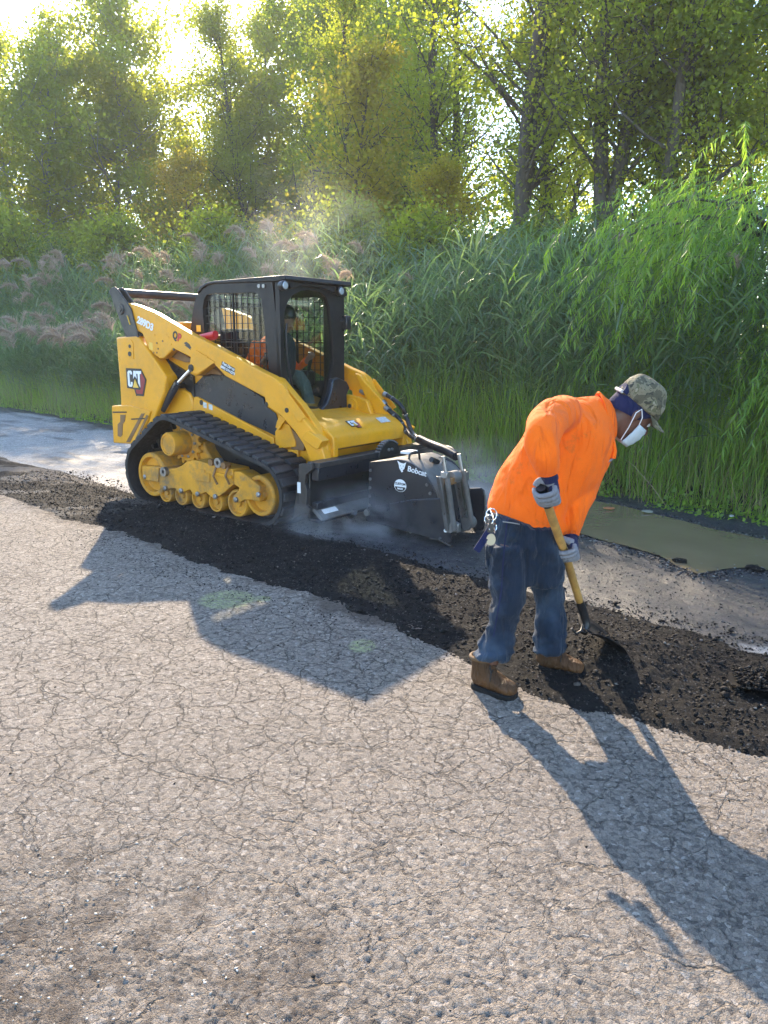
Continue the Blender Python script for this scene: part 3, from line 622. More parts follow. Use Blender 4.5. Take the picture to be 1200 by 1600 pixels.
def reeds():
    n = 6200; q = rng.random(n); s = 10-44*q**1.12; t = 7.95+3.4*rng.random(n)**1.35
    t += .25*(fbm(s*.8, s*0, 3, 300)-.5)*2
    x, y = stn(s, t); z = vzn(s, t); clump = fbm(s*.55, t*.6, 3, 301)
    h = (2.20+.95*clump+.35*rng.random(n))*(.78+.22*sstep(7.9, 8.8, t)); h *= 1+.08*sstep(-5, -2, s)*sstep(8.6, 9.2, t); h *= 1+.22*sstep(-8, -11, s)*sstep(9.2, 10.2, t); h *= 1-.30*sstep(-6, -10, s)*sstep(10.2, 8.6, t)
    lean = rng.normal(0, .10, (n, 2))+np.stack([.10*(fbm(s*.7, t, 2, 302)-.5)*4-.02, -.16*sstep(9.2, 8, t)+0*s], 1)
    base = np.stack([x, y, z], 1); K = 6; fr = np.linspace(0, 1, K)
    def at(f, idx=slice(None)):  # point along the stems at fraction f (arrays)
        b = base[idx]; hh = h[idx]; l = lean[idx]
        return np.stack([b[:, 0]+l[:, 0]*hh*f**1.8*1.2, b[:, 1]+l[:, 1]*hh*f**1.8*1.2, b[:, 2]+hh*f*(1-.06*f)], 1)
    V = []; F = []; T = []; off = 0
    r0 = np.repeat(.0045, n); rows = []
    for f in fr:
        c = at(np.full(n, f)); w = (.006*(1-.7*f)); rows.append(np.stack([c+np.array([w, 0, 0]), c+np.array([-w*.5, w*.86, 0]), c+np.array([-w*.5, -w*.86, 0])], 1))
    Vs = np.stack(rows, 1).reshape(n, -1, 3); f0 = np.array([(3*i+j, 3*i+(j+1) % 3, 3*i+3+(j+1) % 3, 3*i+3+j) for i in range(K-1) for j in range(3)])
    V.append(Vs.reshape(-1, 3)); F.append((f0[None]+np.arange(n)[:, None, None]*K*3).reshape(-1, 4)); T.append(np.repeat(.45+.45*rng.random(n), K*3)); off += n*K*3
    st_tint = rng.random(n)*.5
    for L in range(10):
        f = .22+.078*L+rng.normal(0, .02, n); idx = np.arange(n); keep = rng.random(n) < (.95 if L > 2 else .55); idx = idx[keep]; ff = np.clip(f[keep], .1, 1)
        P = at(ff, idx); a = rng.random(len(idx))*6.28; el = .35+.5*rng.random(len(idx))+.25*ff
        D = np.stack([np.cos(a)-.25, np.sin(a)-.2, el*1.5], 1); Lh = (.34+.28*rng.random(len(idx)))*(1.0-.25*np.abs(ff-.6)); W = .020+.012*rng.random(len(idx))
        dr = .55+1.5*rng.random(len(idx))**1.5; v, fc, k = ribbons(P, D, Lh, W, dr, 4); V.append(v); F.append(fc+off); off += len(v)
        tt = st_tint[idx]+.35*rng.random(len(idx))+.15*(ff-.5); tt = np.where(rng.random(len(idx)) < .11, 1.05, tt)+np.where(ff < .35, .25, 0); T.append(np.repeat(tt, k))
    o = npmesh('reeds', np.vstack(V), np.vstack(F), M['reed'], tint=np.concatenate(T))
    tag(o, 'tall green reed bed walling the far side of the road', None, None, 'stuff')
    # seed plumes: one shaggy drooping head, copied
    npl = 260; c = []; d = []
    ax = lambda f: np.stack([.20*f**1.5*1.0, 0*f, .26*f-.16*f**2.4], 1)
    f = rng.random(npl)**.8; P = ax(f); a = rng.random(npl)*6.28
    D = np.stack([.5+.5*np.cos(a), .55*np.sin(a), .35+.3*rng.random(npl)], 1); v, fc, k = ribbons(P, D, (.05+.085*rng.random(npl))*(1.25-f), np.full(npl, .007), np.full(npl, 2.0), 3)
    pm = npmesh('reed_plume', v, fc, M['plume'], parent=o, tint=np.repeat(rng.random(npl), k)); me = pm.data
    first = True
    cand = []
    for i in range(n):
        left = s[i] < -9
        if left and rng.random() < .12 and t[i] < 10.6: cand.append((i, 1.9))
        elif s[i] > -9 and rng.random() < .024 and t[i] < 9.8: cand.append((i, 1.05))
    for i, sc in cand[:260]:
        p = at(np.array([.97]), np.array([i]))[0]; ob = pm if first else pm.copy()
        if not first: S.collection.objects.link(ob)
        first = False; ob.location = p; ob.rotation_euler = (rng.normal(0, .2), rng.normal(0, .3)+.25, rng.normal(2.9, .8)); ob.scale = (sc*(.8+.5*rng.random()),)*3
    print('plumes', len(cand))
reeds()
def tall_grass():
    n = 30000; q = rng.random(n); s = 8.5-40*q**1.25; t = 7.42+1.05*rng.random(n)**1.2+.16*(fbm(s*1.3, s*0+1, 3, 310)-.5)*2
    h = (.32+.95*sstep(7.45, 8.05, t)*(.30+1.15*fbm(s*1.6, t*2, 3, 311)))*(.65+.55*rng.random(n))
    h *= 1-.30*sstep(-6, -12, s)*1.0; h *= np.where(t < 7.55, .5, 1)
    x, y = stn(s, t); P = np.stack([x, y, vzn(s, t)], 1); a = rng.random(n)*6.28
    rr = .22+.45*rng.random(n)**2; D = np.stack([rr*np.cos(a), rr*np.sin(a)-.05, np.ones(n)], 1); W = .006+.009*rng.random(n)
    v, f, k = ribbons(P, D, h, W, .15+.75*rng.random(n)**2, 3, side=np.stack([np.cos(a+1.57), np.sin(a+1.57), 0*a], 1))
    tt = .55*rng.random(n)+.35*fbm(s*.5, t, 3, 312)+.4*sstep(-9, -14, s)*rng.random(n); tt = np.where(rng.random(n) < .07, 1.1, tt)
    o = npmesh('verge_grass', v, f, M['grass'], tint=np.repeat(tt, k)); tag(o, 'long bright green grass fringing the reeds at the road edge', None, None, 'stuff')
    n = 5200; q = rng.random(n); s = 8-34*q**1.2; t = 7.35+1.0*rng.random(n); x, y = stn(s, t); a = rng.random(n)*6.28; rr = .1+1.0*rng.random(n)**2.5
    v, f, k = ribbons(np.stack([x, y, vzn(s, t)], 1), np.stack([rr*np.cos(a), rr*np.sin(a), np.ones(n)], 1), .25+.75*rng.random(n), .004+.004*rng.random(n), .2+.8*rng.random(n)**2, 3); o = npmesh('dry_stems', v, f, M['straw'], tint=np.repeat(rng.random(n), k)); tag(o, 'straw-coloured dead stems among the grass at the road edge', None, None, 'stuff')
    n = 9000; s = 6.5-22*rng.random(n)**1.2; t = 7.22+.42*rng.random(n); x, y = stn(s, t); C = np.stack([x, y, vzn(s, t)+.02+.14*rng.random(n)**2*sstep(7.25, 7.5, t)], 1)
    keep = fbm(x*2.5, y*2.5, 3, 320) > .46; C = C[keep]
    V, F, tt = leafcloud(C, .045, .8, -.3, rng); o = npmesh('roadside_weeds', V, F, M['grass'], tint=tt*.7); tag(o, 'low broad-leaved weeds and fallen leaves along the puddle bank', None, None, 'stuff')
tall_grass()
# fallen leaves and scraps at the far bank of the puddle
def scrap(px, py, sx, sy, mat, lab, cat, name, rz=.3):
    x, y, _ = on_ground(px, py); mb = MB(); m = 9; top = []
    for i in range(m): a = 6.283*i/m; top.append((math.cos(a)*sx*(.8+.3*random.random()), math.sin(a)*sy*(.8+.3*random.random())))
    mb.prism(top, 0, .006, 'z'); o = mb.build(name, mat); o.location = (x, y, .004); o.rotation_euler = (.08, .05, rz); tag(o, lab, cat)
scrap(951, 795, .07, .035, surf('rust_leaf', (.42, .16, .06), .6), 'rust-orange fallen leaf floating at the far side of the puddle', 'leaf', 'fallen_leaf')
scrap(1012, 800, .06, .045, surf('pale_board', (.25, .25, .19), .6), 'pale flat scrap lying in the puddle near the bank', 'litter', 'litter_scrap')
scrap(1143, 780+27, .05, .02, M['sticker'], 'small white scrap on the bank below the willow', 'litter', 'litter_scrap', 1.)
scrap(968, 1083, .028, .012, surf('green_scrap', (.05, .30, .20), .4), 'tiny green scrap on the pavement below the shovel shadow', 'litter', 'litter_scrap', -.5)
def road_lumps():
    for i, (px, py, r, lab) in enumerate(((1062, 876, .035, 'dark asphalt lump at the near rim of the puddle'), (1180, 888, .04, 'dark lump rising from the puddle near the right edge'))):
        x, y, _ = on_ground(px, py); mb = MB(); k = 9
        prof = [(-.02, r*.9), (r*.1, r), (r*.45, r*.75), (r*.7, r*.3)]; mb.lathe(prof, (0, 0, 0), 'z', k); o = mb.build('asphalt_lump', M['loose'], smooth=True)
        for v in o.data.vertices: v.co.x *= 1.5+.3*random.random(); v.co += Vector((random.uniform(-1, 1), random.uniform(-1, 1), random.uniform(-.4, .4)))*r*.34
        o.location = (x, y, -.005); o.rotation_euler[2] = -.5; tag(o, lab, 'asphalt lump', 'asphalt lumps at the puddle')
road_lumps()

# ------------------------------------------------------------------ the willow at the right
def willow():
    root = empty('willow_tree', (4.75, 8.4, .1)); root.scale = (1.0, 1.0, .86); tag(root, 'weeping willow with drooping narrow leaves at the right edge of the photo', 'tree')
    r = random.Random(5); mb = MB(); tips = []
    for k in range(4):
        a = 1.2+k*1.57+r.random()*.5; top = Vector((math.cos(a)*.6, math.sin(a)*.5, 2.6+.5*r.random()))
        pts = [Vector((math.cos(a)*.1, math.sin(a)*.1, -.3))]+[Vector((0, 0, 0)).lerp(top, f)+Vector((r.gauss(0, .06), r.gauss(0, .06), 0)) for f in (.25, .5, .75, 1)]
        mb.tube(pts, [.09, .075, .06, .05, .035], 7, cap=False)
        for j in range(11):
            b = a+r.gauss(0, 1.2); p = pts[r.randint(1, 4)]; q = [p]; L = .9+.9*r.random(); d = Vector((math.cos(b), math.sin(b)*.8, .75+.5*r.random()))
            for e in range(7): d = (d.normalized()+Vector((r.gauss(0, .08), r.gauss(0, .08), -.20))); q.append(q[-1]+d.normalized()*L/7)
            mb.tube(q, [.028*(1-i/8)+.005 for i in range(8)], 5, cap=False); tips += [(q[i], d) for i in range(2, 8)]
    mb.build('trunk', M['bark'], root, smooth=True, auto=60)
    # hanging twigs: each a chain of lance leaves
    P = []; D = []; TT = []; tw = MB()
    strands = []
    for i in range(1350):
        p, d = tips[r.randrange(len(tips))]; p = p+Vector((r.gauss(0, .28), r.gauss(0, .28), r.gauss(-.05, .3)-(1.1*r.random() if i % 3 == 0 else 0)))
        a = math.atan2(p.y, p.x)+r.gauss(0, .6); cur = Vector((math.cos(a)*.7, math.sin(a)*.7, .25)); L = .5+.9*r.random(); q = [p]
        for e in range(6): cur = (cur.normalized()+Vector((r.gauss(0, .05), r.gauss(0, .05), -.42))); q.append(q[-1]+cur.normalized()*L/6)
        strands.append(q); base_t = r.random()*.5
        for e in range(int(L*44)):
            f = (e+.5)/int(L*44)*5.99; k = int(f); pt = q[k].lerp(q[k+1], f-k); dirn = (q[k+1]-q[k]).normalized(); b = r.random()*6.28
            P.append(pt); D.append(dirn*.55+Vector((math.cos(b)*.6, math.sin(b)*.6, -.35))); TT.append(base_t+r.random()*.45)
    for q in strands[::3]: tw.tube(q, [.004]*len(q), 3, cap=False)
    tw.build('twigs', M['bark'], root)['kind'] = 'stuff'
    P = np.array(P); D = np.array(D); n = len(P); print('willow leaves', n)
    keep = P[:, 2] > .25; P, D, TT = P[keep], D[keep], np.array(TT)[keep]; n = len(P)
    v, f, k = ribbons(P, D, .085+.06*rng.random(n), .015+.007*rng.random(n), .3+.5*rng.random(n), 2); npmesh('foliage', v, f, M['leaf_willow'], root, tint=np.repeat(TT, k))
willow()
# ================================================================== compact track loader
LD = empty('track_loader', (MTX, MTY, 0), MYAW)
tag(LD, 'yellow compact track loader with a black cab working on the dark milled strip', 'track loader')
def mb(): return MB(flip=True)
def mirror(poly): return poly
YMAP = True
Y = M['yellow']; K = M['cabblack']
def text(name, s, size, mat, parent, loc, rot, off=.0, ext=.002, sx=1., sh=0):
    c = bpy.data.curves.new(name, 'FONT'); c.body = s; c.size = size; c.offset = off; c.extrude = ext; c.align_x = 'CENTER'; c.align_y = 'CENTER'; c.shear = sh
    
    t_ = bpy.data.objects.new(name, c); S.collection.objects.link(t_); dg = bpy.context.evaluated_depsgraph_get(); dg.update(); me = bpy.data.meshes.new_from_object(t_.evaluated_get(dg)); bpy.data.objects.remove(t_)
    me.name = name; me.materials.clear(); me.materials.append(mat); o = link(name, me, parent); loc = (loc[0], -ymap(-loc[1]), loc[2]); o.location = loc; o.rotation_euler = rot; o.scale = (sx, 1, 1); return o

# ---- body between the tracks
b = mb(); b.prism([(-.36, .42), (-.36, 1.50), (.10, 1.52), (.45, 1.12), (1.60, .86), (1.78, .62), (1.78, .30), (1.5, .26), (-.1, .26)], -.54, .54); body = b.build('body', Y, LD, bevel=.012)
# black side panel (engine bay) and the yellow sill under it
pan = sides(.56, [(301, 604), (327, 578), (338, 574), (412, 622), (413, 633), (431, 646), (437, 668), (430, 681), (420, 676), (304, 622)])
b = mb(); b.prism(pan, .548, .568); b.build('side_panel', M['blue_black'], LD, bevel=.006)
sill = sides(.60, [(303, 620), (308, 620), (427, 684), (427, 697), (436, 702), (465, 703), (466, 742), (430, 735), (330, 668), (300, 650)])
b = mb(); b.prism(sill, .548, .600); b.build('side_sill', Y, LD, bevel=.008)
b = mb(); b.prism(sides(.61, [(430, 674), (441, 660), (452, 664), (462, 690), (462, 698), (436, 701), (430, 690)]), .55, .615)
b.prism(sides(.62, [(452, 668), (466, 684), (474, 695), (473, 705), (453, 702)]), .55, .60, m=1); b.build('step_bracket', [Y, M['rust']], LD, bevel=.005)
# rounded rear corner behind the tower foot
b = mb(); b.prism(sides(.62, [(245, 668), (247, 648), (258, 622), (272, 610), (284, 608), (296, 614), (301, 628), (301, 650)]), .40, .62); b.build('fender', Y, LD, bevel=.02, seg=3)
b = mb(); b.prism(sides(.60, [(244, 545), (256, 560), (300, 588), (303, 622), (288, 606), (270, 608), (255, 622), (246, 640), (246, 610), (258, 584)]), .42, .585); b.build('engine_bay', M['black'], LD)
for k, (a, c) in enumerate((((284, 592), (262, 560)), ((290, 600), (258, 575)), ((280, 575), (255, 590)), ((294, 585), (268, 598)))):
    p, q = mside(*a, .60), mside(*c, .60); t = mb(); t.tube([(p[0], .60, p[1]), ((p[0]+q[0])/2, .63, (p[1]+q[1])/2-.03), (q[0], .60, q[1])], .011, 8); t.build('hose', M['hose'], LD, smooth=True, auto=60)

# ---- rear towers
tow = sides(.84, [(181, 527), (212, 525), (218, 529), (258, 586), (259, 592), (257, 612), (243, 650), (236, 664), (190, 664), (187, 600)])
for sgn in (1, -1):
    b = mb(); y0, y1 = sorted((sgn*.60, sgn*.84)); b.prism(tow, y0, y1); T = b.build('tower', Y, LD, bevel=.016, seg=3)
    bump_ = sides(.87, [(174, 634), (201, 633), (235, 642), (231, 657), (210, 694), (177, 692)])
    b = mb(); y0, y1 = sorted((sgn*.45, sgn*.87)); b.prism(bump_, y0, y1); B = b.build('rear_bumper', Y, LD, bevel=.010, seg=2)
    if sgn > 0:
        b = mb(); b.prism(sides(.874, [(221, 646), (226, 646), (203, 691), (197, 691)]), .868, .876); b.prism(sides(.874, [(229, 648), (232, 650), (212, 691), (209, 691)]), .868, .876); b.build('recess', M['rust'], LD)
        b = mb(); b.prism(sides(.874, [(188, 648), (196, 648), (195, 658), (192, 662), (191, 680), (188, 683), (184, 681), (184, 663), (188, 659)]), .868, .8765); b.build('cutout', M['rust'], LD)
        for (a, c, d, e) in ((176, 644, 197, 644), (205, 655, 225, 654)):
            p, q = mside(a, c, .88), mside(d, e, .88); b = mb(); b.bar((p[0], .876, p[1]), (q[0], .876, q[1]), .01, .013); b.build('slot', M['blackprint'], LD)
        p = mside(203, 540, .85); b = mb(); b.prism([(p[0]-.045, p[1]-.11), (p[0]+.045, p[1]-.13), (p[0]+.05, p[1]+.02), (p[0]+.02, p[1]+.06), (p[0]-.02, p[1]+.06), (p[0]-.045, p[1]+.02)], .838, .850); b.build('pivot_plate', Y, LD, bevel=.006)
        b = mb(); p = mside(202, 541, .86); b.disc(p[0], .848, .856, p[1], .018, 16); b.build('bolt', M['blackprint'], LD); b = mb(); p = mside(202, 553, .86); b.disc(p[0], .848, .858, p[1], .024, 16); b.build('bolt', M['blackprint'], LD)
# CAT emblem: black box with red hexagon behind it, white letters, gold triangle
def emblem(parent, org, ux, uz, nrm, sc, small=False):
    """drawn on a plane: org centre, ux to the right, uz up, nrm outwards"""
    org, ux, uz, nrm = map(Vector, (org, ux, uz, nrm))
    def plate(name, poly, d0, d1, mat, pr):
        bb = MB(); n = len(poly); vs = [org+ux*(x*sc)+uz*(z*sc)+nrm*d for d in (d0, d1) for x, z in poly]
        bb.add(vs, [tuple(range(n)), tuple(range(2*n-1, n-1, -1))]+[(i, (i+1) % n, n+(i+1) % n, n+i) for i in range(n)]); return bb.build(name, mat, pr)
    root = plate('emblem', [(-1.02, .72), (.66, .72), (1.20, -.02), (.78, -1.16), (-.04, -1.16), (-.22, -.72), (-1.02, -.66)], .0005, .0035, M['blackprint'], parent)
    plate('red_hexagon', [(.62, .58), (1.06, -.04), (.70, -1.02), (.06, -1.02), (-.06, -.74), (.5, -.74)], .0035, .0055, M['crimson'], root)
    C = [(-.34, .30), (-.34, .45), (-.44, .56), (-.72, .56), (-.84, .45), (-.84, -.45), (-.72, -.56), (-.44, -.56), (-.34, -.45), (-.34, -.22), (-.53, -.22), (-.53, -.40), (-.64, -.40), (-.64, .40), (-.53, .40), (-.53, .30)]
    A = [(-.20, -.14), (-.14, .56), (.12, .56), (.22, -.06), (.03, .12), (.0, .34), (-.02, .12)]
    T = [(.12, .56), (.68, .56), (.68, .38), (.50, .38), (.50, -.56), (.38, -.44), (.28, -.18), (.28, .38), (.14, .38)]
    for nm, pl in (('letter', C), ('letter', [(-.24, .0), (-.16, .56), (.08, .56), (.16, .02), (-.04, .22)]), ('letter', [(.12, .56), (.68, .56), (.68, .36), (.50, .36), (.50, -.56), (.30, -.26), (.30, .36), (.12, .36)])):
        plate(nm, pl, .0035, .0075, M['white'], root)
    plate('gold_triangle', [(-.32, -.60), (-.04, -.02), (.30, -.60)], .0035, .008, M['goldprint'], root)
p1, p2 = mside(194.5, 590, .845), mside(235, 590, .845); cx, cz = mside(209.5, 592, .845); hh = abs(mside(209, 576, .845)[1]-mside(209, 608, .845)[1])
emblem(LD, (cx+.025, -ymap(.842), cz), (1, 0, 0), (0, 0, 1), (0, -1, 0), hh/1.42*1.0)

# ---- rear links (dark) and the tube across
lk = sides(.83, [(170, 455), (173, 450), (179, 448), (184, 453), (204, 482), (216, 528), (198, 530)])
for sgn in (1, -1):
    for off in (0, -.13):
        y1 = .83+off; y0 = y1-.03; a, c = sorted((sgn*y0, sgn*y1)); b = mb(); b.prism(lk, a, c); b.build('rear_link', M['link'], LD, bevel=.006)
    p = mside(188, 483, .84); b = mb(); b.lathe([(0, .055), (.02, .05), (.02, .028), (.03, .022)] if sgn > 0 else [(0, .05), (-.02, .05)], (p[0], sgn*.83, p[1]), 'y', 20); b.build('pivot_pin', M['link'], LD, smooth=True)
p = mside(176, 457, .78); b = mb(); b.tube([(p[0]+.01, .80, p[1]), (p[0]+.01, -.80, p[1])], .042, 20); b.build('cross_tube', M['link'], LD, smooth=True, auto=60)
p = mside(201, 499, .84); b = mb(); b.bar((p[0]-.02, .8325, p[1]+.035), (p[0]+.015, .8325, p[1]-.05), .004, .03, up=(0, 1, 0)); b.build('warning_label', M['goldprint'], LD)

# ---- lift arms
arm = sides(.80, [(198.5, 473), (213, 477), (240, 488), (267, 504), (296, 521), (336, 541), (373, 561), (408, 580), (425, 588), (436, 597), (441, 608), (452, 630), (480, 662), (492, 676), (503, 700), (509, 722), (485, 722), (474, 695), (460, 674), (440, 651), (432, 645), (415, 634), (413, 621), (352, 588), (333, 568), (311, 585), (306, 587), (300, 584), (295, 576), (297, 558), (271, 545), (256, 560), (250, 561), (239, 553), (230, 542), (222, 521), (208, 514)])
armin = sides(.70, [(430, 589), (437, 592), (446, 603), (461, 621), (471, 632), (487, 655), (505, 684), (512, 700), (512, 722), (494, 722), (480, 690), (452, 640)])
ARM = []
for sgn in (1, -1):
    b = mb(); a, c = sorted((sgn*.66, sgn*.80)); b.prism(arm, a, c); A = b.build('lift_arm', Y, LD, bevel=.012, seg=3); ARM.append(A)
    b = mb(); a, c = sorted((sgn*.58, sgn*.70)); b.prism(armin, a, c); b.build('arm_front_plate', Y, LD, bevel=.008)
    b = mb(); a, c = sorted((sgn*.80, sgn*.815)); b.prism(sides(.81, [(306, 547), (336, 566), (311, 583), (302, 583), (297, 576), (298, 560)]) , a, c); b.prism(sides(.81, [(309, 550), (325, 557), (325, 560), (309, 552)]), *sorted((sgn*.815, sgn*.822))); b.build('arm_gusset', Y, LD, bevel=.006)
    p = mside(298.5, 575, .82); b = mb(); b.lathe([(0, .034), (.018*sgn, .032), (.018*sgn, .018), (.024*sgn, .015)], (p[0], sgn*.815, p[1]), 'y', 20); b.build('pivot_pin', M['blackprint'], LD, smooth=True)
    # step box low on the front of the arm
    b = mb(); a, c = sorted((sgn*.70, sgn*.86)); b.prism(sides(.84, [(478, 675), (483, 674), (505, 689), (498, 702), (494, 701), (473, 686)]), a, c); b.build('arm_stop', Y, LD, bevel=.006)
    b = mb(); a, c = sorted((sgn*.80, sgn*.812)); b.prism(sides(.81, [(437, 600), (441, 601), (478, 652), (472, 655), (470, 660), (464, 658), (438, 618)]), a, c); b.build('arm_rib', Y, LD, bevel=.004)
# bolt heads and holes on the near arm
for px, py, r_, mt in ((241, 523, .012, 'yellow'), (254, 533, .009, 'rust'), (245, 536, .009, 'rust'), (247, 545, .009, 'rust'), (240, 551, .009, 'rust'), (245, 551, .009, 'rust'), (263, 527, .010, 'yellow'), (260, 523, .010, 'yellow'), (267, 538, .009, 'yellow'), (416, 632, .022, 'blackprint'), (448, 641, .022, 'blackprint'), (271.5, 546, .012, 'blackprint')):
    p = mside(px, py, .802); b = mb(); b.disc(p[0], .798, .8055, p[1], r_, 14); b.build('bolt', M[mt], ARM[0])
b = mb(); p = mside(235.5, 541, .802); b.prism([(p[0]-.03, p[1]-.03), (p[0]+.03, p[1]-.04), (p[0]+.03, p[1]+.03), (p[0]-.02, p[1]+.04)], .798, .8025); b.build('decal', M['goldprint'], ARM[0])
def arm_angle(a, b_): p, q = mside(*a, .80), mside(*b_, .80); return math.atan2(q[1]-p[1], q[0]-p[0])
an = arm_angle((214, 500), (240, 514))
p = mside(227, 506, .803); text('model_number', '289D3', .092, M['white'], ARM[0], (p[0], -.804, p[1]), (R(90), -an, 0), .004, .0015, 1.0)
p = mside(278, 526, .803); b = mb()
text('stencil', 'Q', .10, M['blackprint'], ARM[0], mside(273.5, 524.5, .803)[:1]+(-.804,)+mside(273.5, 524.5, .803)[1:], (R(90), -an, 0), .004, .0015, .8)
text('stencil', 'P', .10, M['red'], ARM[0], mside(280, 528, .803)[:1]+(-.804,)+mside(280, 528, .803)[1:], (R(90), -an, 0), .005, .0015, .9)
b = mb(); b.prism(sides(.803, [(287, 536), (291, 534), (296, 538), (299, 544), (296, 545), (292, 540)]), .798, .803); b.prism(sides(.803, [(288, 539), (291, 538.5), (297, 545), (298, 547)]), .798, .8025); b.build('decal', M['link'], ARM[0])
lab = sides(.803, [(346.5, 565), (347.5, 564.5), (367, 575.5), (366, 586), (364, 586.5), (345.5, 576)])
b = mb(); b.prism(lab, .798, .8025); DL = b.build('name_plate', M['blackprint'], ARM[0])
an2 = arm_angle((347, 570), (366, 581)); p = mside(357, 572.6, .803); text('lettering', 'Fast Direct', .036, M['white'], DL, (p[0], -.8035, p[1]), (R(90), -an2, 0), .001, .0005)
p = mside(355.8, 578.5, .803); text('lettering', '(800) 574-2273', .031, M['white'], DL, (p[0], -.8035, p[1]), (R(90), -an2, 0), .001, .0005)
# pale data stickers on the sill, and a fuel hole
p = mside(314, 629, .61); b = mb(); b.disc(p[0], .598, .604, p[1], .026, 16); b.build('hole', M['blackprint'], LD)
for a, c in ((320, 633), (329, 636)):
    p = mside(a, c, .602); b = mb(); b.prism([(p[0]-.025, p[1]-.022), (p[0]+.025, p[1]-.03), (p[0]+.025, p[1]+.022), (p[0]-.025, p[1]+.03)], .598, .6025); b.build('decal', M['sticker'], LD)
# tilt/lift cylinder with chrome rod
p, q, r_ = mside(297, 577, .76), mside(272, 603, .76), mside(252, 640, .76)
b = mb(); b.tube([(p[0], .74, p[1]), (q[0], .74, q[1])], .02, 14); b.build('cylinder_rod', M['chrome'], LD, smooth=True, auto=60)
b = mb(); b.tube([(q[0]+.04, .74, q[1]+.03), (r_[0], .74, r_[1])], .042, 14); b.build('cylinder_barrel', M['blue_black'], LD, smooth=True, auto=60)
# link between tower and arm knee, yellow inner box
b = mb(); b.prism(sides(.64, [(262, 556), (272, 546), (298, 560), (298, 566), (288, 566)]), .5, .64); b.prism(sides(.62, [(312, 584), (333, 570), (350, 586), (330, 584), (320, 588)]), .5, .66); b.build('inner_bracket', M['rust'], LD, bevel=.006)
b = mb(); b.prism(sides(.66, [(436, 648), (447, 655), (440, 664), (436, 672), (430, 668), (432, 660)]), .62, .66); b.build('arm_latch', Y, LD, bevel=.004)

# ---- plate across the front between the arms
cs = [(1.50, .865), (1.80, .865), (1.915, .800), (1.955, .765), (1.972, .730), (1.972, .655), (1.955, .655), (1.955, .72), (1.93, .752), (1.80, .835), (1.50, .835)]
b = mb(); b.prism(cs, -.60, .60); FP = b.build('front_crossplate', Y, LD, bevel=.012, seg=3)
for sgn in (1, -1):
    b = mb(); a, c = sorted((sgn*.52, sgn*.62)); b.prism([(1.80, .84), (1.90, .81), (1.965, .76), (1.975, .70), (1.975, .54), (1.86, .54), (1.80, .6)], a, c); b.build('coupler_leg', Y, LD, bevel=.010)
b = mb(); b.prism([(1.55, .60), (1.78, .60), (1.80, .80), (1.60, .80)], -.50, .50); b.build('lower_box', M['rust'], LD, bevel=.006)
# far shoulder plates seen past the door
b = mb(); b.prism([mside(543, 616, -.50), mside(561, 620, -.50), mside(575, 626, -.50), mside(584, 650, -.50), mside(580, 662, -.50), mside(540, 655, -.50)], -.56, -.46); b.build('far_shoulder', Y, LD, bevel=.01)
p = mside(549, 634, -.44); b = mb(); b.lathe([(0, .075), (.05, .07), (.05, .03), (.07, .025)], (p[0], -.48, p[1]), 'y', 24); b.build('lamp_boss', Y, LD, smooth=True)
b = mb(); b.lathe([(0, .02), (.02, .02)], (p[0], -.42, p[1]), 'y', 12); b.build('hole', M['blackprint'], LD)
b = mb(); p = mside(563, 653, -.40); b.tube([(p[0]-.02, -.47, p[1]-.03), (p[0]-.02, -.39, p[1]-.03)], .05, 16); b.build('wheel_boss', M['blackprint'], LD, smooth=True)
p, q = mside(562, 611, -.62), mside(580, 617, -.62); b = mb(); b.tube([(p[0], -.62, p[1]), (q[0], -.62, q[1])], .018, 10); b.tube([(p[0]+.03, -.62, p[1]-.008), (p[0]+.06, -.62, p[1]-.014)], .026, 10); b.build('hydraulic_fitting', M['steel'], LD, smooth=True)
# small emblem and sticker on the sloping top of the crossplate
nv = Vector((.50, 0, .87)).normalized(); 
def y_on_slope(px, py): return min((abs(mside(px, py, y/200)[0]-1.858), y/200) for y in range(-100, 100))[1]
ey = y_on_slope(551, 668); sy_ = y_on_slope(598, 662)
b = mb(); nn = nv; so_ = [(-.075, -.04), (.075, -.04), (.075, .04), (-.075, .04)]
b.add([(1.862+.87*z+nn.x*d, sy_-x, .8335-.5*z+nn.z*d) for d in (.0015, .0035) for x, z in [(x, -z) for x, z in so_]], [(0, 1, 2, 3), (7, 6, 5, 4), (0, 4, 5, 1), (1, 5, 6, 2), (2, 6, 7, 3), (3, 7, 4, 0)]); b.build('decal', M['sticker'], LD)
emblem(LD, (1.860+nn.x*.002, -ey, .8335+nn.z*.002), (0, 1, 0), tuple(nv.cross(Vector((0, -1, 0)))*-1), tuple(nv), .062)

YMAP = False
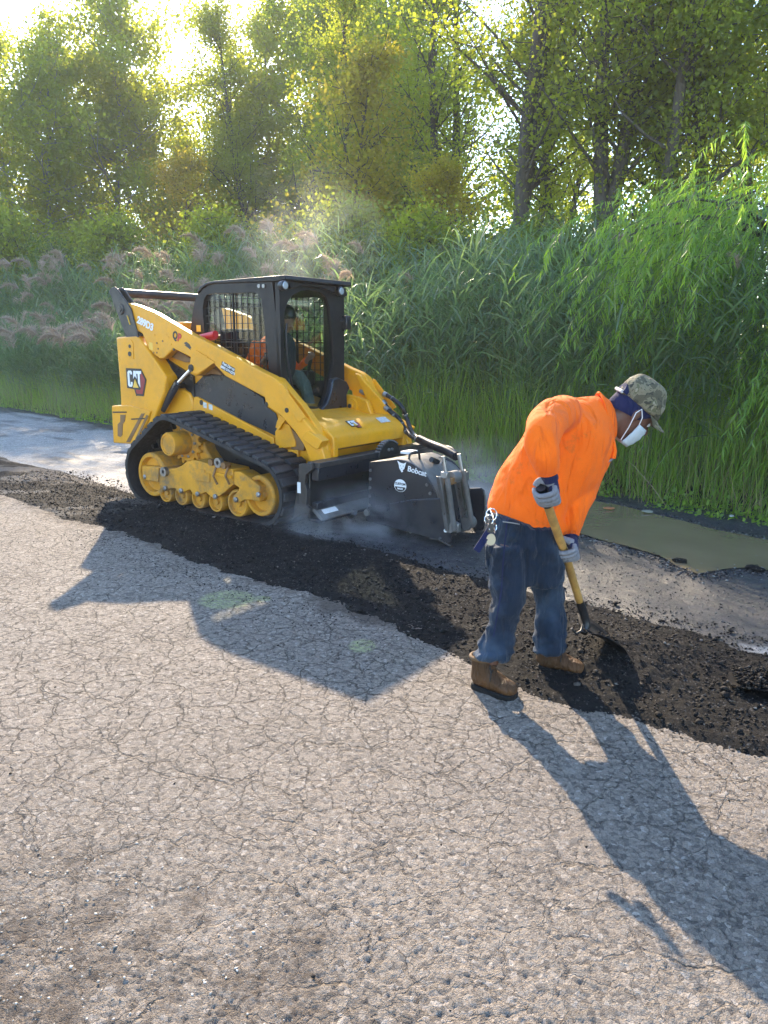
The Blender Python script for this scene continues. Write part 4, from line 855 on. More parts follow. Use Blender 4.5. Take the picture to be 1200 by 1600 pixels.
# ---- cab
CY = .445
side_o = sides(CY, [(297, 524), (300, 495), (303, 476), (307, 462), (314, 451), (324, 444.5), (335, 442.5), (425, 438.5), (432, 500), (440, 600), (442, 640), (330, 640), (297, 560)])
side_i = sides(CY, [(316.5, 482), (319, 467), (323, 460.5), (331, 459), (395, 457), (403, 459), (408.5, 468), (413, 510), (419.5, 570), (420, 600), (340, 600), (325, 548), (319, 515)])
def wiregrid(x0, x1, z0, z1, nx, nz, mk, r=.0035):
    b = mb()
    for i in range(nx+1): x = x0+(x1-x0)*i/nx; b.bar(mk(x, z0), mk(x, z1), r*2, r*2)
    for j in range(nz+1): z = z0+(z1-z0)*j/nz; b.bar(mk(x0, z), mk(x1, z), r*1.6, r*1.6)
    return b
for sgn in (1, -1):
    b = mb(); a, c = sorted((sgn*(CY-.045), sgn*CY)); b.holed(side_o, side_i, a, c); SP = b.build('side_frame', K, LD, bevel=.008)
    xs = [p[0] for p in side_i]; zs = [p[1] for p in side_i]
    g = wiregrid(min(xs)-.02, max(xs)+.02, min(zs)-.02, max(zs)+.02, 12, 12, lambda x, z, s=sgn: (x, s*(CY-.030), z)); go = g.build('side_grille', M['blackprint'], LD); go['kind'] = 'stuff'
    b = mb(); xm = mside(363, 500, CY)[0]; b.bar((xm, sgn*(CY-.02), min(zs)), (xm, sgn*(CY-.02), max(zs)), .018, .012); z1 = mside(370, 540, CY)[1]; b.bar((min(xs), sgn*(CY-.02), z1+.03), (max(xs), sgn*(CY-.02), z1+.03), .03, .012); b.build('window_bar', K, LD)
    b = mb(); b.box(min(xs)-.02, max(xs)+.02, sgn*(CY-.040)-.002, sgn*(CY-.040)+.002, min(zs)-.02, max(zs)+.02); b.build('side_window', M['glass'], LD)
# roof: slab following the side profile
ro = sides(CY, [(308, 456), (313, 448), (323, 441.5), (335, 439.0), (446, 429.5), (448, 437), (432, 440.5), (336, 443.5), (325, 446), (317, 451.5), (311, 459)])
b = mb(); b.prism(ro, -CY-.012, CY+.012); b.build('roof', K, LD, bevel=.010, seg=3)
for px in (405.5, 412.5): p = mside(px, 447, CY); b = mb(); b.disc(p[0], CY, CY+.012, p[1], .017, 14); b.build('bolt', M['steel'], LD, smooth=True)
# front frame with arched doorway
XF = 1.29
fo = fronts(XF, [(428, 600), (427, 440), (446, 433), (538, 446), (543, 470), (539, 520), (541, 600), (545, 655), (520, 660), (470, 660)])
fo = [(CY, .80), (CY, 2.05), (-CY, 2.05), (-CY, .80)]
fi = fronts(XF, [(452, 600), (444.5, 560), (443, 520), (444.5, 490), (449, 473), (457, 461), (470, 454.5), (487, 452.5), (501, 456), (509.5, 464), (515, 480), (519, 520), (521.5, 565), (516, 592), (510, 616), (501, 636), (480, 634), (464, 622)])
b = mb(); b.holed(fo, fi, XF-.05, XF, 'x'); b.build('front_frame', K, LD, bevel=.010, seg=3)
b = mb(); b.box(XF-.022, XF-.018, -CY+.02, CY-.02, .82, 2.03); b.build('door_glass', M['glass'], LD)
# corner post between side frame and front, recessed
b = mb(); b.box(1.10, 1.262, CY-.10, CY-.025, .80, 2.04); b.box(1.10, 1.262, -CY+.025, -CY+.10, .80, 2.04); b.build('corner_post', M['blackprint'], LD, bevel=.02)
# door edge moulding, door lower fairing, hinge, mirror
dp = [(XF+.006, y, z) for y, z in fronts(XF, [(447, 505), (446, 520), (448, 560), (455, 602), (466, 624), (482, 636), (500, 640)])]
b = mb(); b.tube(dp, .010, 8); b.build('door_seal', M['hose'], LD, smooth=True, auto=60)
fx = fronts(XF+.05, [(519, 592), (528, 590), (541, 596), (546, 606), (541, 617), (542, 636), (530, 652), (505, 652), (496, 646), (510, 630), (516, 612)])
b = mb(); b.prism(fx, XF+.0, XF+.06, 'x'); b.build('door_foot', M['blue_black'], LD, bevel=.014, seg=3)
fx = fronts(XF+.02, [(446, 440), (449, 438), (538, 450), (541, 462), (536, 464), (520, 458), (500, 450), (470, 447), (452, 452)])
b = mb(); b.prism(fx, XF+.0, XF+.04, 'x'); b.build('brow', K, LD, bevel=.01)
p = mfront(541, 505, XF+.04); b = mb(); b.box(XF-.02, XF+.06, p[0]-.055, p[0]+.02, p[1]-.06, p[1]+.07); b.bar((XF-.01, p[0]+.05, p[1]+.02), (XF+.02, p[0], p[1]+.02), .02, .02); b.build('mirror', M['blackprint'], LD, bevel=.012)
for i, (px, py) in enumerate(((446, 446), (534, 455))):
    y_, z_ = mfront(px, py, XF+.09); b = mb(); b.lathe([(-.06, .03), (-.04, .042), (.0, .045), (.004, .036)], (XF+.085, y_, z_), 'x', 20); hl = b.build('work_lamp', M['blackprint'], LD, smooth=True, auto=50)
    b = mb(); b.lathe([(0, .035), (.008, .028)], (XF+.086, y_, z_), 'x', 20); b.build('lens', M['lens'], hl, smooth=True)
# rear wall with a big window, floor, seat, controls, roof lining
b = mb(); b.holed([(CY-.04, 1.0), (CY-.04, 1.92), (-CY+.04, 1.92), (-CY+.04, 1.0)], [(.30, 1.25), (.33, 1.6), (.28, 1.8), (.15, 1.86), (-.15, 1.86), (-.28, 1.8), (-.33, 1.6), (-.30, 1.25)], .19, .22, 'x'); b.build('rear_wall', K, LD)
b = mb(); b.box(.22, 1.24, -.40, .40, .82, .86); b.build('cab_floor', K, LD)
b = mb(); b.box(.34, .80, -.22, .22, 1.02, 1.14); b.build('seat', M['seat'], LD, bevel=.04, seg=3)
b = mb(); b.prism([(.27, 1.12), (.38, 1.12), (.33, 1.66), (.24, 1.66)], -.21, .21); b.build('seat_back', M['seat'], LD, bevel=.03, seg=3)
for sgn in (1, -1):
    b = mb(); b.box(.55, .98, sgn*.31-.06, sgn*.31+.06, 1.12, 1.26); b.build('console', M['blackprint'], LD, bevel=.02)
    b = mb(); b.tube([(.94, sgn*.31, 1.25), (.97, sgn*.31, 1.36), (.98, sgn*.30, 1.44)], [.016, .02, .026], 10); b.build('joystick', M['blackprint'], LD, smooth=True)
# red fire-suppression bottle bracket and bits on the deck beside the cab
p, q = mside(314, 531, .50), mside(341, 526, .50); b = mb(); b.tube([(p[0], .53, p[1]+.01), (q[0], .53, q[1]+.02)], .035, 14); b.bar((p[0]-.02, .53, p[1]-.02), (q[0], .53, q[1]-.01), .02, .03); b.build('red_bottle', M['red'], LD, smooth=True)
p = mside(304, 513, .50); b = mb(); b.box(p[0]-.03, p[0]+.03, .448, .452, p[1]-.03, p[1]+.03); b.build('decal', M['goldprint'], LD)
p = mside(283, 508, .3); b = mb(); b.box(p[0]-.10, p[0]+.08, .1, .35, p[1]-.14, p[1]+.03); b.build('hood_latch_box', Y, LD, bevel=.02)
b = mb(); b.prism([(-.34, 1.48), (.20, 1.48), (.20, 1.60), (-.20, 1.60)], -.52, .52); b.build('engine_hood', Y, LD, bevel=.03, seg=3)

# ---- undercarriage
WHEELS = [(-.02, .305, .285), (1.49, .275, .255), (.305, .60, .235)]
def hull():
    pts = []
    for cx, cz, r in WHEELS:
        for i in range(90): a = 2*math.pi*i/90; pts.append((cx+r*math.cos(a), cz+r*math.sin(a)))
    pts = sorted(set(pts)); cr = lambda o, a, b_: (a[0]-o[0])*(b_[1]-o[1])-(a[1]-o[1])*(b_[0]-o[0])
    lo = []; up = []
    for p in pts:
        while len(lo) > 1 and cr(lo[-2], lo[-1], p) <= 0: lo.pop()
        lo.append(p)
    for p in reversed(pts):
        while len(up) > 1 and cr(up[-2], up[-1], p) <= 0: up.pop()
        up.append(p)
    return lo[:-1]+up[:-1]
H0 = hull()
def resample(poly, n):
    P = [Vector((*p,)) for p in poly]; seg = [(P[(i+1) % len(P)]-P[i]).length for i in range(len(P))]; tot = sum(seg); out = []; i = 0; acc = 0
    for k in range(n):
        d = tot*k/n
        while acc+seg[i] < d: acc += seg[i]; i += 1
        f = (d-acc)/seg[i]; p = P[i].lerp(P[(i+1) % len(P)], f); t = (P[(i+1) % len(P)]-P[i]).normalized(); out.append((p, t))
    return out, tot
path, LEN = resample(H0, 120)
def belt(y0, y1, name):
    b = mb(); n = len(path); vs = []
    for p, t in path:
        nr = Vector((t.y, -t.x)); th = .028
        sag = .0
        i, o_ = p-nr*.006, p+nr*th
        for q, y in ((i, y0), (o_, y0), (o_, y1), (i, y1)): vs.append((q.x, y, q.y))
    fs = []
    for k in range(n):
        a, c = k*4, ((k+1) % n)*4
        for j in range(4): fs.append((a+j, a+(j+1) % 4, c+(j+1) % 4, c+j))
    b.add(vs, fs); return b.build(name, M['rubber'], LD, smooth=True, auto=40)
def lugs(y0, y1, parent, single):
    n = 44; pts, tot = resample(H0, n); pitch = tot/n; w = y1-y0
    def lug_mesh():
        b = MB()
        # staggered chevron pad: wide at the outer half
        L = pitch*.74
        pad = [(-L/2, 0), (L/2, 0), (L/2*.84, .028), (-L/2*.84, .028)]
        b.prism(pad, -w*.48, -w*.02); return b
    if single:
        m1 = lug_mesh().build('track_pad', M['pad'], parent, bevel=.004, seg=1)
        first = True
        for k, (p, t) in enumerate(pts):
            for side in (0, 1):
                p2, t2 = (p, t) if side == 0 else ((p+pts[(k+1) % n][0])/2, (t+pts[(k+1) % n][1]).normalized())
                o = m1 if first else m1.copy()
                if not first: S.collection.objects.link(o)
                first = False; nr = Vector((t2.y, -t2.x)); q = p2+nr*.026
                # local X -> tangent, Z -> outward normal ; machine Y flipped to object y
                yc = (y0+y1)/2; X = Vector((t2.x, 0, t2.y)); Z = Vector((nr.x, 0, nr.y)); Yv = Z.cross(X); sg = 1 if side == 0 else -1
                Mx = Matrix((( X.x*sg, Yv.x*sg, Z.x, q.x), (X.y*sg, Yv.y*sg, Z.y, -yc), (X.z*sg, Yv.z*sg, Z.z, q.y), (0, 0, 0, 1)))
                o.matrix_basis = Mx
    else:
        b = mb()
        for k, (p, t) in enumerate(pts):
            nr = Vector((t.y, -t.x)); L = pitch*.36; q = p+nr*.026
            pl = [(q.x-t.x*L, q.y-t.y*L), (q.x+t.x*L, q.y+t.y*L), (q.x+t.x*L*.7+nr.x*.024, q.y+t.y*L*.7+nr.y*.024), (q.x-t.x*L*.7+nr.x*.024, q.y-t.y*L*.7+nr.y*.024)]
            b.prism(pl, y0+.01, y1-.01)
        b.build('track_pads', M['rubber'], parent)['kind'] = 'stuff'
bn = belt(.53, .97, 'track_belt'); lugs(.53, .97, bn, True)
bf = belt(-.97, -.53, 'track_belt'); lugs(-.97, -.53, bf, False)
b = mb(); pts, tot = resample(H0, 52)
for p, t in pts:
    nr = Vector((t.y, -t.x)); q = p-nr*.006; L = .018
    b.prism([(q.x-t.x*L, q.y-t.y*L), (q.x+t.x*L, q.y+t.y*L), (q.x+t.x*L*.4-nr.x*.05, q.y+t.y*L*.4-nr.y*.05), (q.x-t.x*L*.4-nr.x*.05, q.y-t.y*L*.4-nr.y*.05)], .70, .76)
b.build('drive_lugs', M['rubber'], bn)['kind'] = 'stuff'
def wheel(name, cx, cz, r, y0, y1, dish=.05):
    b = mb(); b.lathe([(y0, r), (y1-.03, r), (y1-.01, r*.99), (y1, r*.94), (y1, r*.80), (y1-dish, r*.74), (y1-dish*.9, r*.28), (y1-dish*.3, r*.24), (y1-dish*.3, .001)], (cx, 0, cz), 'y', 36)
    w_ = b.build(name, M['yellow_dirty'], LD, smooth=True, auto=30)
    return w_
wheel('idler_wheel', -.02, .275, .215, .66, .90); wheel('idler_wheel', 1.44, .245, .180, .66, .90)
for k in range(4):
    p = mside((258.5, 283, 309.5, 336.5)[k], (769, 774, 779, 784)[k], .90); wheel('track_roller', p[0], .118, .092, .68, .90, .03)
p = mside(369, 783, .9); wheel('track_roller', p[0]+.01, .145, .125, .66, .90, .035)
# sprocket and final drive
p = mside(261, 691, .95); sx, sz = p; sx2, sz2 = .305, .60
tooth = []
for k in range(17):
    a0 = 2*math.pi*k/17
    for da, rr in ((-.11, .178), (-.05, .215), (.05, .215), (.11, .178)): tooth.append((sx2+rr*math.cos(a0+da), sz2+rr*math.sin(a0+da)))
b = mb(); b.prism(tooth, .70, .735); sp = b.build('sprocket', M['yellow_dirty'], LD, bevel=.003)
b = mb(); b.lathe([(.60, .15), (.735, .15), (.75, .13), (.75, .112), (.93, .112), (.945, .104), (.945, .090), (.938, .088), (.938, .001)], (sx2, 0, sz2), 'y', 36); hb = b.build('drive_hub', M['yellow_dirty'], LD, smooth=True, auto=30)
for k in range(10):
    a = 2*math.pi*k/10; b = mb(); b.lathe([(.735, .015), (.752, .015), (.756, .010), (.756, .001)], (sx2+.137*math.cos(a), 0, sz2+.137*math.sin(a)), 'y', 6); b.build('hub_bolt', M['steel'], hb)
# track frame
tf = sides(.92, [(222.5, 727.5), (250, 729.5), (262, 732.5), (275, 731.5), (285, 727), (292, 721), (305, 719), (336, 727), (363, 733), (365, 737), (365, 757), (350, 770), (338, 779), (333, 779), (322, 769), (313, 773), (306, 777), (297, 765), (288, 769), (280, 772), (274, 763), (268, 763), (258, 768), (250, 760), (249, 753.5), (223, 750)])
b = mb(); b.prism(tf, .72, .925); TF = b.build('track_frame', M['yellow_dirty'], LD, bevel=.008)
b = mb(); b.prism(sides(.92, [(366, 737), (375, 737), (385, 743), (406, 760), (406.5, 784), (392, 781), (383, 781), (376, 785), (369, 786), (363, 783), (364, 776), (373, 767), (374, 762), (366, 757)]), .76, .925); FF = b.build('idler_fork', M['yellow_dirty'], LD, bevel=.008)
b = mb(); b.prism(sides(.93, [(223, 729), (249, 731), (248, 753), (224, 749)]), .925, .938); b.build('cover_plate', M['yellow_dirty'], TF, bevel=.004)
b = mb(); b.prism(sides(.93, [(304, 732), (320, 734), (320, 739), (328, 740), (328, 754), (304, 751)]), .925, .934); b.build('cover_plate', M['yellow_dirty'], TF, bevel=.004)
b = mb(); b.prism(sides(.93, [(336, 737), (363, 743), (363, 748), (336, 742)]), .925, .945); b.build('cover_plate', Y, TF, bevel=.004)
b = mb(); b.prism(sides(.70, [(300, 722), (306, 705), (312, 690), (318, 690), (322, 704), (334, 722), (345, 732), (345, 745), (296, 745)]), .50, .70); b.build('frame_mount', M['yellow_dirty'], LD, bevel=.02, seg=3)
b = mb(); cxm, czm = .6, .35; b.prism([(cxm+(x-cxm)*.93, czm+(z-czm)*.90) for x, z in H0[::4]], .545, .575); b.build('track_shade_plate', M['blackprint'], LD)  # black plate puts the shade on the chassis side inside the track into colour
for px, py, pr in ((226, 745, TF), (257.5, 763, TF), (282, 767, TF), (308, 772, TF), (335.5, 776, TF), (368, 781, FF), (403, 773, FF)):
    p = mside(px, py, .94); b = mb(); b.lathe([(.925, .024), (.943, .024), (.950, .015), (.950, .001)], (p[0], 0, p[1]), 'y', 8); b.build('bolt', M['steel'], pr, smooth=True)
for px, py in ((256.5, 737), (341.5, 723)):
    p = mside(px, py, .95); b = mb(); n = 20; vs = []
    prof = [(.925, .018), (.925, .044), (.965, .044), (.965, .018)]
    for y_, r_ in prof: vs += [(p[0]+r_*math.cos(6.2832*j/n), y_, p[1]+r_*math.sin(6.2832*j/n)) for j in range(n)]
    b.add(vs, [(i*n+j, i*n+(j+1) % n, ((i+1) % 4)*n+(j+1) % n, ((i+1) % 4)*n+j) for i in range(4) for j in range(n)]); b.build('tie_down_ring', M['steel'], TF, smooth=True)
for px, py in ((333, 722), (353, 727)):
    p = mside(px, py, .93); b = mb(); b.tube([(p[0], .90, p[1]), (p[0], .965, p[1])], .03, 12); b.build('tensioner_boss', M['rust'], TF, smooth=True)
b = mb()
for px in (336, 355): 
    p, q = mside(px, 730, .95), mside(px+2, 757, .95); b.tube([(p[0], .94, p[1]), (p[0]-.005, .97, (p[1]+q[1])/2), (q[0], .94, q[1])], .010, 8)
b.build('grab_strap', M['rust'], TF, smooth=True)
# ================================================================== cold planer on the coupler
PL = empty('cold_planer', (MTX, MTY, 0), MYAW); tag(PL, 'black cold planer attachment with side-shift frame on the front of the yellow loader', 'cold planer')
B_ = M['blue_black']
# side-shift frame: near end plate, trough, lower bar
ep = sides(.90, [(467, 725), (486, 724), (487, 734), (478, 742), (476, 756), (480, 766), (478, 790), (484, 795), (483, 804), (470, 803), (458, 811), (460, 790), (466, 760)])
b = mb(); b.prism(ep, .86, .90); E1 = b.build('frame_end_plate', M['link'], PL, bevel=.004)
x0 = 1.92
def bar_at(name, Xa, Za, dx, dz, mat, ya=-.86, yb=.86): b_ = mb(); b_.box(Xa, Xa+dx, ya, yb, Za, Za+dz); return b_.build(name, mat, PL, bevel=.006)
bar_at('frame_top_rail', 1.955, .545, .13, .045, M['link']); bar_at('frame_top_beam', 2.00, .44, .075, .105, B_); bar_at('frame_back_plate', 1.955, .10, .025, .45, M['blackprint'])
bar_at('frame_slide_tube', 2.00, .20, .06, .06, B_); b = mb(); b.prism([(1.99, .19), (2.10, .11), (2.12, .125), (2.02, .215)], -.86, .86); b.build('frame_lower_lip', M['plate'], PL, bevel=.004); bar_at('frame_bottom_rail', 1.96, .09, .13, .03, B_)
b = mb(); b.prism(ep, -.90, -.86); b.build('frame_end_plate', M['link'], PL, bevel=.004)
p = mside(467, 762, .903); b = mb(); b.box(p[0]-.018, p[0]+.018, .899, .903, p[1]-.045, p[1]+.045); b.build('warning_label', M['white'], PL)
p = mside(465, 778, .903); b = mb(); b.box(p[0]-.012, p[0]+.012, .899, .9025, p[1]-.05, p[1]+.05); b.build('slot', M['blackprint'], PL)
b = mb(); b.add([(2.04, .62, .196), (2.04, .80, .196), (2.085, .80, .162), (2.085, .62, .162), (2.04, .62, .193), (2.04, .80, .193), (2.085, .80, .159), (2.085, .62, .159)], [(0, 1, 2, 3), (4, 7, 6, 5), (0, 4, 5, 1), (1, 5, 6, 2), (2, 6, 7, 3), (3, 7, 4, 0)]); b.build('serial_label', M['white'], PL)
# under-frame depth cylinder in the dust
b = mb(); b.tube([(2.0, .35, .05), (2.12, .45, .12)], .03, 10); b.build('depth_arm', M['link'], PL, smooth=True)
# planer housing
YA, YB = .45, -.07
up = sides(YA, [(577, 722), (600, 720), (622, 717.5), (632, 720), (645, 726), (657, 734), (667, 745), (675, 758), (680, 770), (684, 782), (660, 782), (576, 795)])
lo = sides(YA+.02, [(574, 792), (600, 789), (640, 781), (668, 779.5), (698, 778), (703, 782), (705, 792), (704, 846), (701, 850), (674, 841), (571, 814), (572, 800)])
b = mb(); b.prism(up, YA-.015, YA); b.build('side_plate', B_, PL, bevel=.004)
b = mb(); b.prism(lo, YA, YA+.018); SK = b.build('skid_plate', B_, PL, bevel=.006)
b = mb(); b.prism(up, YB, YB+.015); b.build('side_plate', B_, PL, bevel=.004)
b = mb(); b.prism(lo, YB-.018, YB); b.build('skid_plate', B_, PL, bevel=.006)
hood = up[2:10]; inner = [(x-.012, z-.014) for x, z in hood]
b = mb(); b.prism(hood+inner[::-1], YB+.02, YA-.02); b.build('hood', M['plate'], PL, bevel=.003)
b = mb(); b.prism([up[0], up[1], up[2], (up[2][0], up[2][1]-.02), (up[0][0], up[0][1]-.02)], YB+.02, YA-.02); b.build('rear_deck', B_, PL)
b = mb(); b.prism([up[0], (up[0][0]+.02, up[0][1]), (up[-1][0]+.02, .05), (up[-1][0], .05)], YB+.02, YA-.02); b.build('rear_wall', B_, PL)
bx = [(x-.04, z-.04) for x, z in up[4:10]]
b = mb(); b.prism(bx+[(2.4, .2), (2.4, .45)], YB+.03, YA-.03); b.build('drum_housing', M['blackprint'], PL)
# drum with picks, just under the housing
dr = mb(); dr.tube([(2.62, YB+.04, .20), (2.62, YA-.04, .20)], .16, 24)
for k in range(40):
    a = k*2.4; y_ = YB+.06+(YA-YB-.12)*k/39; dr.tube([(2.62+.15*math.cos(a), y_, .20+.15*math.sin(a)), (2.62+.21*math.cos(a+.12), y_, .20+.21*math.sin(a+.12))], [.022, .008], 6)
dr.build('milling_drum', M['steel'], PL)
# bolts
for px, py in ((579, 735), (578.5, 748.5), (578, 762), (577.5, 775), (577, 789), (574, 802), (667, 757.5), (672, 771)):
    p = mside(px, py, YA+.005); b = mb(); b.lathe([(YA, .014), (YA+.012, .012), (YA+.012, .001)], (p[0], 0, p[1]), 'y', 8); b.build('bolt', M['plate'], PL, smooth=True)
p = mside(696, 829, YA+.03); b = mb(); b.lathe([(YA+.018, .018), (YA+.034, .015), (YA+.034, .001)], (p[0], 0, p[1]), 'y', 8); b.build('bolt', M['white'], SK, smooth=True)
p = mside(573, 801, YA+.03); b = mb(); b.lathe([(YA+.01, .03), (YA+.04, .028), (YA+.04, .001)], (p[0], 0, p[1]), 'y', 16); b.build('pivot_boss', M['plate'], PL, smooth=True)
# lettering and round badge
q0, q1 = mside(632, 733, YA), mside(652, 739, YA); an3 = math.atan2(q1[1]-q0[1], q1[0]-q0[0]); p = mside(643.5, 735.5, YA)
text('lettering', 'Bobcat', .062, M['white'], PL, (p[0]+.050, -YA-.002, p[1]), (R(90), -an3, 0), .0012, .001, 1.05)
hp = mside(628, 728.5, YA); f = .042
def onp(pts): return [(hp[0]+x*f, hp[1]+z*f) for x, z in pts]
b = mb(); b.prism(onp([(-.7, .2), (-1.1, 1.0), (-.35, .65), (.35, .55), (1.0, .85), (.75, .1), (.55, -.5), (.2, -.75), (.3, -1.05), (-.05, -1.2), (-.3, -.8), (-.6, -.4)]), YA, YA+.002); BH = b.build('animal_head_logo', M['white'], PL)
b = mb(); b.prism(onp([(-.45, .15), (-.2, .05), (-.3, -.05)]), YA+.002, YA+.003); b.prism(onp([(.2, .1), (.45, .15), (.35, -.05)]), YA+.002, YA+.003); b.prism(onp([(-.1, -.35), (.1, -.3), (0, -.5)]), YA+.002, YA+.003); b.build('logo_eyes', M['blackprint'], BH)
p = mside(625.5, 758, YA); rr = .052
b = mb(); b.prism([(p[0]+rr*1.15*math.cos(6.283*i/28), p[1]-.004+rr*math.sin(6.283*i/28)) for i in range(28)], YA, YA+.002); BD = b.build('round_badge', M['white'], PL)
b = mb(); b.prism([(p[0]+rr*.98*math.cos(-math.pi*i/14), p[1]-.014+rr*.75*math.sin(-math.pi*i/14)) for i in range(15)], YA+.002, YA+.003); b.build('badge_band', M['blackprint'], BD)
text('lettering', 'CUSTOM', .026, M['blackprint'], BD, (p[0], -YA-.0035, p[1]+.010), (R(90), 0, 0), .0008, .0005); text('lettering', 'MADE', .020, M['white'], BD, (p[0], -YA-.0035, p[1]-.030), (R(90), 0, 0), .0008, .0005)
# handle, hoses and fittings over the hood
def P3(px, py, y_): p_ = mside(px, py, y_); return (p_[0], y_, p_[1])
b = mb(); b.tube([P3(639, 718, .36), P3(640, 711, .36), P3(644, 707, .34), P3(650, 706, .31), P3(655, 709, .28), P3(656, 722, .26)], .010, 10); b.build('grab_handle', M['blackprint'], PL, smooth=True, auto=60)
b = mb(); b.box(2.42, 2.50, .06, .20, .625, .645); b.build('placard', M['white'], PL)
for (a, c, d, mt, nm) in (((660, 722), (672, 726), .02, 'blackprint', 'valve'), ((674, 718), (684, 722), .022, 'blackprint', 'valve'), ((668, 730), (676, 727), .016, 'blackprint', 'valve'), ((676, 737), (681, 733), .018, 'blackprint', 'valve')):
    b = mb(); b.tube([P3(*a, .25), P3(*c, .15)], d, 10); b.build(nm, M[mt], PL, smooth=True)
b = mb(); b.tube([P3(664, 733, .25), P3(672, 735, .22), P3(684, 727, .15), P3(690, 723, .12), P3(692, 717, .10)], .008, 8); b.build('steel_pipe', M['steel'], PL, smooth=True, auto=60)
b = mb(); b.tube([P3(672, 716, .05), P3(690, 716, .0), P3(706, 722, -.04), P3(713, 733, -.05), P3(714, 745, -.05)], .014, 10); b.build('hose', M['hose'], PL, smooth=True, auto=60)
# front slide: plates, two cylinders with pins
def frontpoly(X, pts): return fronts(X, pts)
XB = 3.06
b = mb(); b.prism(fronts(XB, [(690, 752), (714, 752), (728, 800), (736, 828), (708, 832), (700, 790)]), XB-.03, XB, 'x'); b.build('slide_plate', M['plate'], PL, bevel=.004)
for k, (pts) in enumerate(([(686, 745), (692, 745), (702, 800), (706, 830), (700, 830), (694, 790)], [(700, 738), (706, 738), (716, 790), (722, 826), (716, 826), (709, 790)], [(716, 742), (722, 742), (733, 795), (738, 824), (731, 826), (724, 795)])):
    b = mb(); b.prism(fronts(XB+.03, pts), XB, XB+.035, 'x'); b.build('slide_rail', M['steel'] if k != 1 else B_, PL, bevel=.004)
def F3(px, py, X): y_, z_ = mfront(px, py, X); return (X, y_, z_)
for a, c, d in (((698, 745), (710, 828), .022), ((723, 735), (737, 818), .024)):
    b = mb(); b.tube([F3(*a, XB+.06), F3(*c, XB+.08)], d, 12); b.build('depth_cylinder', M['plate'], PL, smooth=True, auto=60)
for a, c in (((692, 713), (698, 748)), ((717, 709), (723, 740))):
    b = mb(); b.tube([F3(*a, XB+.03), F3(*c, XB+.06)], .016, 12); b.build('cylinder_rod', M['steel'], PL, smooth=True, auto=60)
for a, r_ in (((735, 817), .052), ((711, 824), .038), ((712, 746), .05)):
    p_ = F3(*a, XB+.06); b = mb(); b.tube([(p_[0]-.02, p_[1]+.05, p_[2]), (p_[0]-.02, p_[1]-.05, p_[2])], r_, 16); b.build('pivot_pin', M['plate'], PL, smooth=True)
for a, w_, h_ in (((704, 751), .09, .055), ((696, 742), .05, .05), ((713, 748), .05, .05), ((725, 744), .06, .07), ((713, 824), .05, .07)):
    p_ = F3(*a, XB+.05); b = mb(); b.box(p_[0]-.03, p_[0]+.03, p_[1]-w_/2, p_[1]+w_/2, p_[2]-h_/2, p_[2]+h_/2); b.build('clevis', M['steel'] if w_ < .08 else M['rust'], PL, bevel=.006)
b = mb(); b.prism(sides(.30, [(677, 752), (697, 746), (699, 757), (683, 765)]), .28, .30); b.build('hinge_plate', M['rust'], PL, bevel=.003)
# far caster shoe (round-shouldered dark plate) and the small foot under the near corner
b = mb(); b.prism(sides(-.16, [(733, 778), (738, 770), (746, 768), (751, 776), (753, 800), (751, 822), (745, 829), (737, 826), (733, 810)]), -.20, -.16); b.build('far_shoe', M['link'], PL, bevel=.01)
b = mb(); b.prism(sides(-.13, [(728, 772), (736, 770), (739, 784), (731, 788)]), -.16, -.13); b.build('shoe_bracket', M['steel'], PL, bevel=.004)
b = mb(); b.bar(P3(688, 842, .46), P3(706, 853, .46), .05, .018); b.tube([P3(690, 843, .47), P3(690, 843, .43)], .026, 12); b.bar(P3(672, 841, .46), P3(690, 843, .46), .03, .012); b.build('leveling_foot', M['link'], PL, bevel=.004)
# domed dial cover on the frame
dom = mfront(604, 713, 2.06)
b = mb(); pr = [(dom[0]+.165*math.cos(math.pi*i/16), .54+.135*math.sin(math.pi*i/16)) for i in range(17)]; b.prism(pr, 2.05, 2.10, 'x'); DC = b.build('dial_cover', M['blackprint'], PL, bevel=.006)
b = mb()
for i in range(2, 13):
    a = math.pi*i/16; b.bar((2.075, dom[0]+.165*math.cos(a), .54+.135*math.sin(a)), (2.075, dom[0]+.178*math.cos(a), .54+.147*math.sin(a)), .05, .012)
b.build('dial_teeth', M['plate'], DC)
for k in (-1, 1): b = mb(); b.lathe([(0, .015), (.012, .013), (.012, .001)], (2.10, dom[0]+k*.025, .60), 'x', 10); b.build('bolt', M['steel'], DC, smooth=True)
b = mb(); p = P3(543, 697, .3); 
# three ribbed hydraulic hoses arching from the far arm to the planer
def hosepath(pts, n=10):
    P = [Vector(p) for p in pts]; out = []
    for i in range(len(P)-1):
        p0, p1, p2, p3 = P[max(i-1, 0)], P[i], P[i+1], P[min(i+2, len(P)-1)]
        for k in range(n):
            t = k/n; out.append(.5*((2*p1)+(p2-p0)*t+(2*p0-5*p1+4*p2-p3)*t*t+(3*p1-p0-3*p2+p3)*t**3))
    return out+[P[-1]]
HP = [[(599, 615, -.56), (612, 622, -.56), (628, 636, -.55), (636, 655, -.58), (645, 677, -.46), (660, 688, -.34), (688, 697, -.22), (706, 702, -.14), (714, 712, -.08)],
      [(598, 626, -.55), (608, 640, -.55), (622, 652, -.54), (632, 668, -.52), (646, 684, -.40), (668, 694, -.28), (695, 702, -.16), (711, 712, -.10)],
      [(601, 636, -.54), (614, 648, -.53), (626, 664, -.56), (640, 680, -.44), (654, 687, -.36), (680, 697, -.24), (704, 707, -.14), (712, 716, -.08)]]
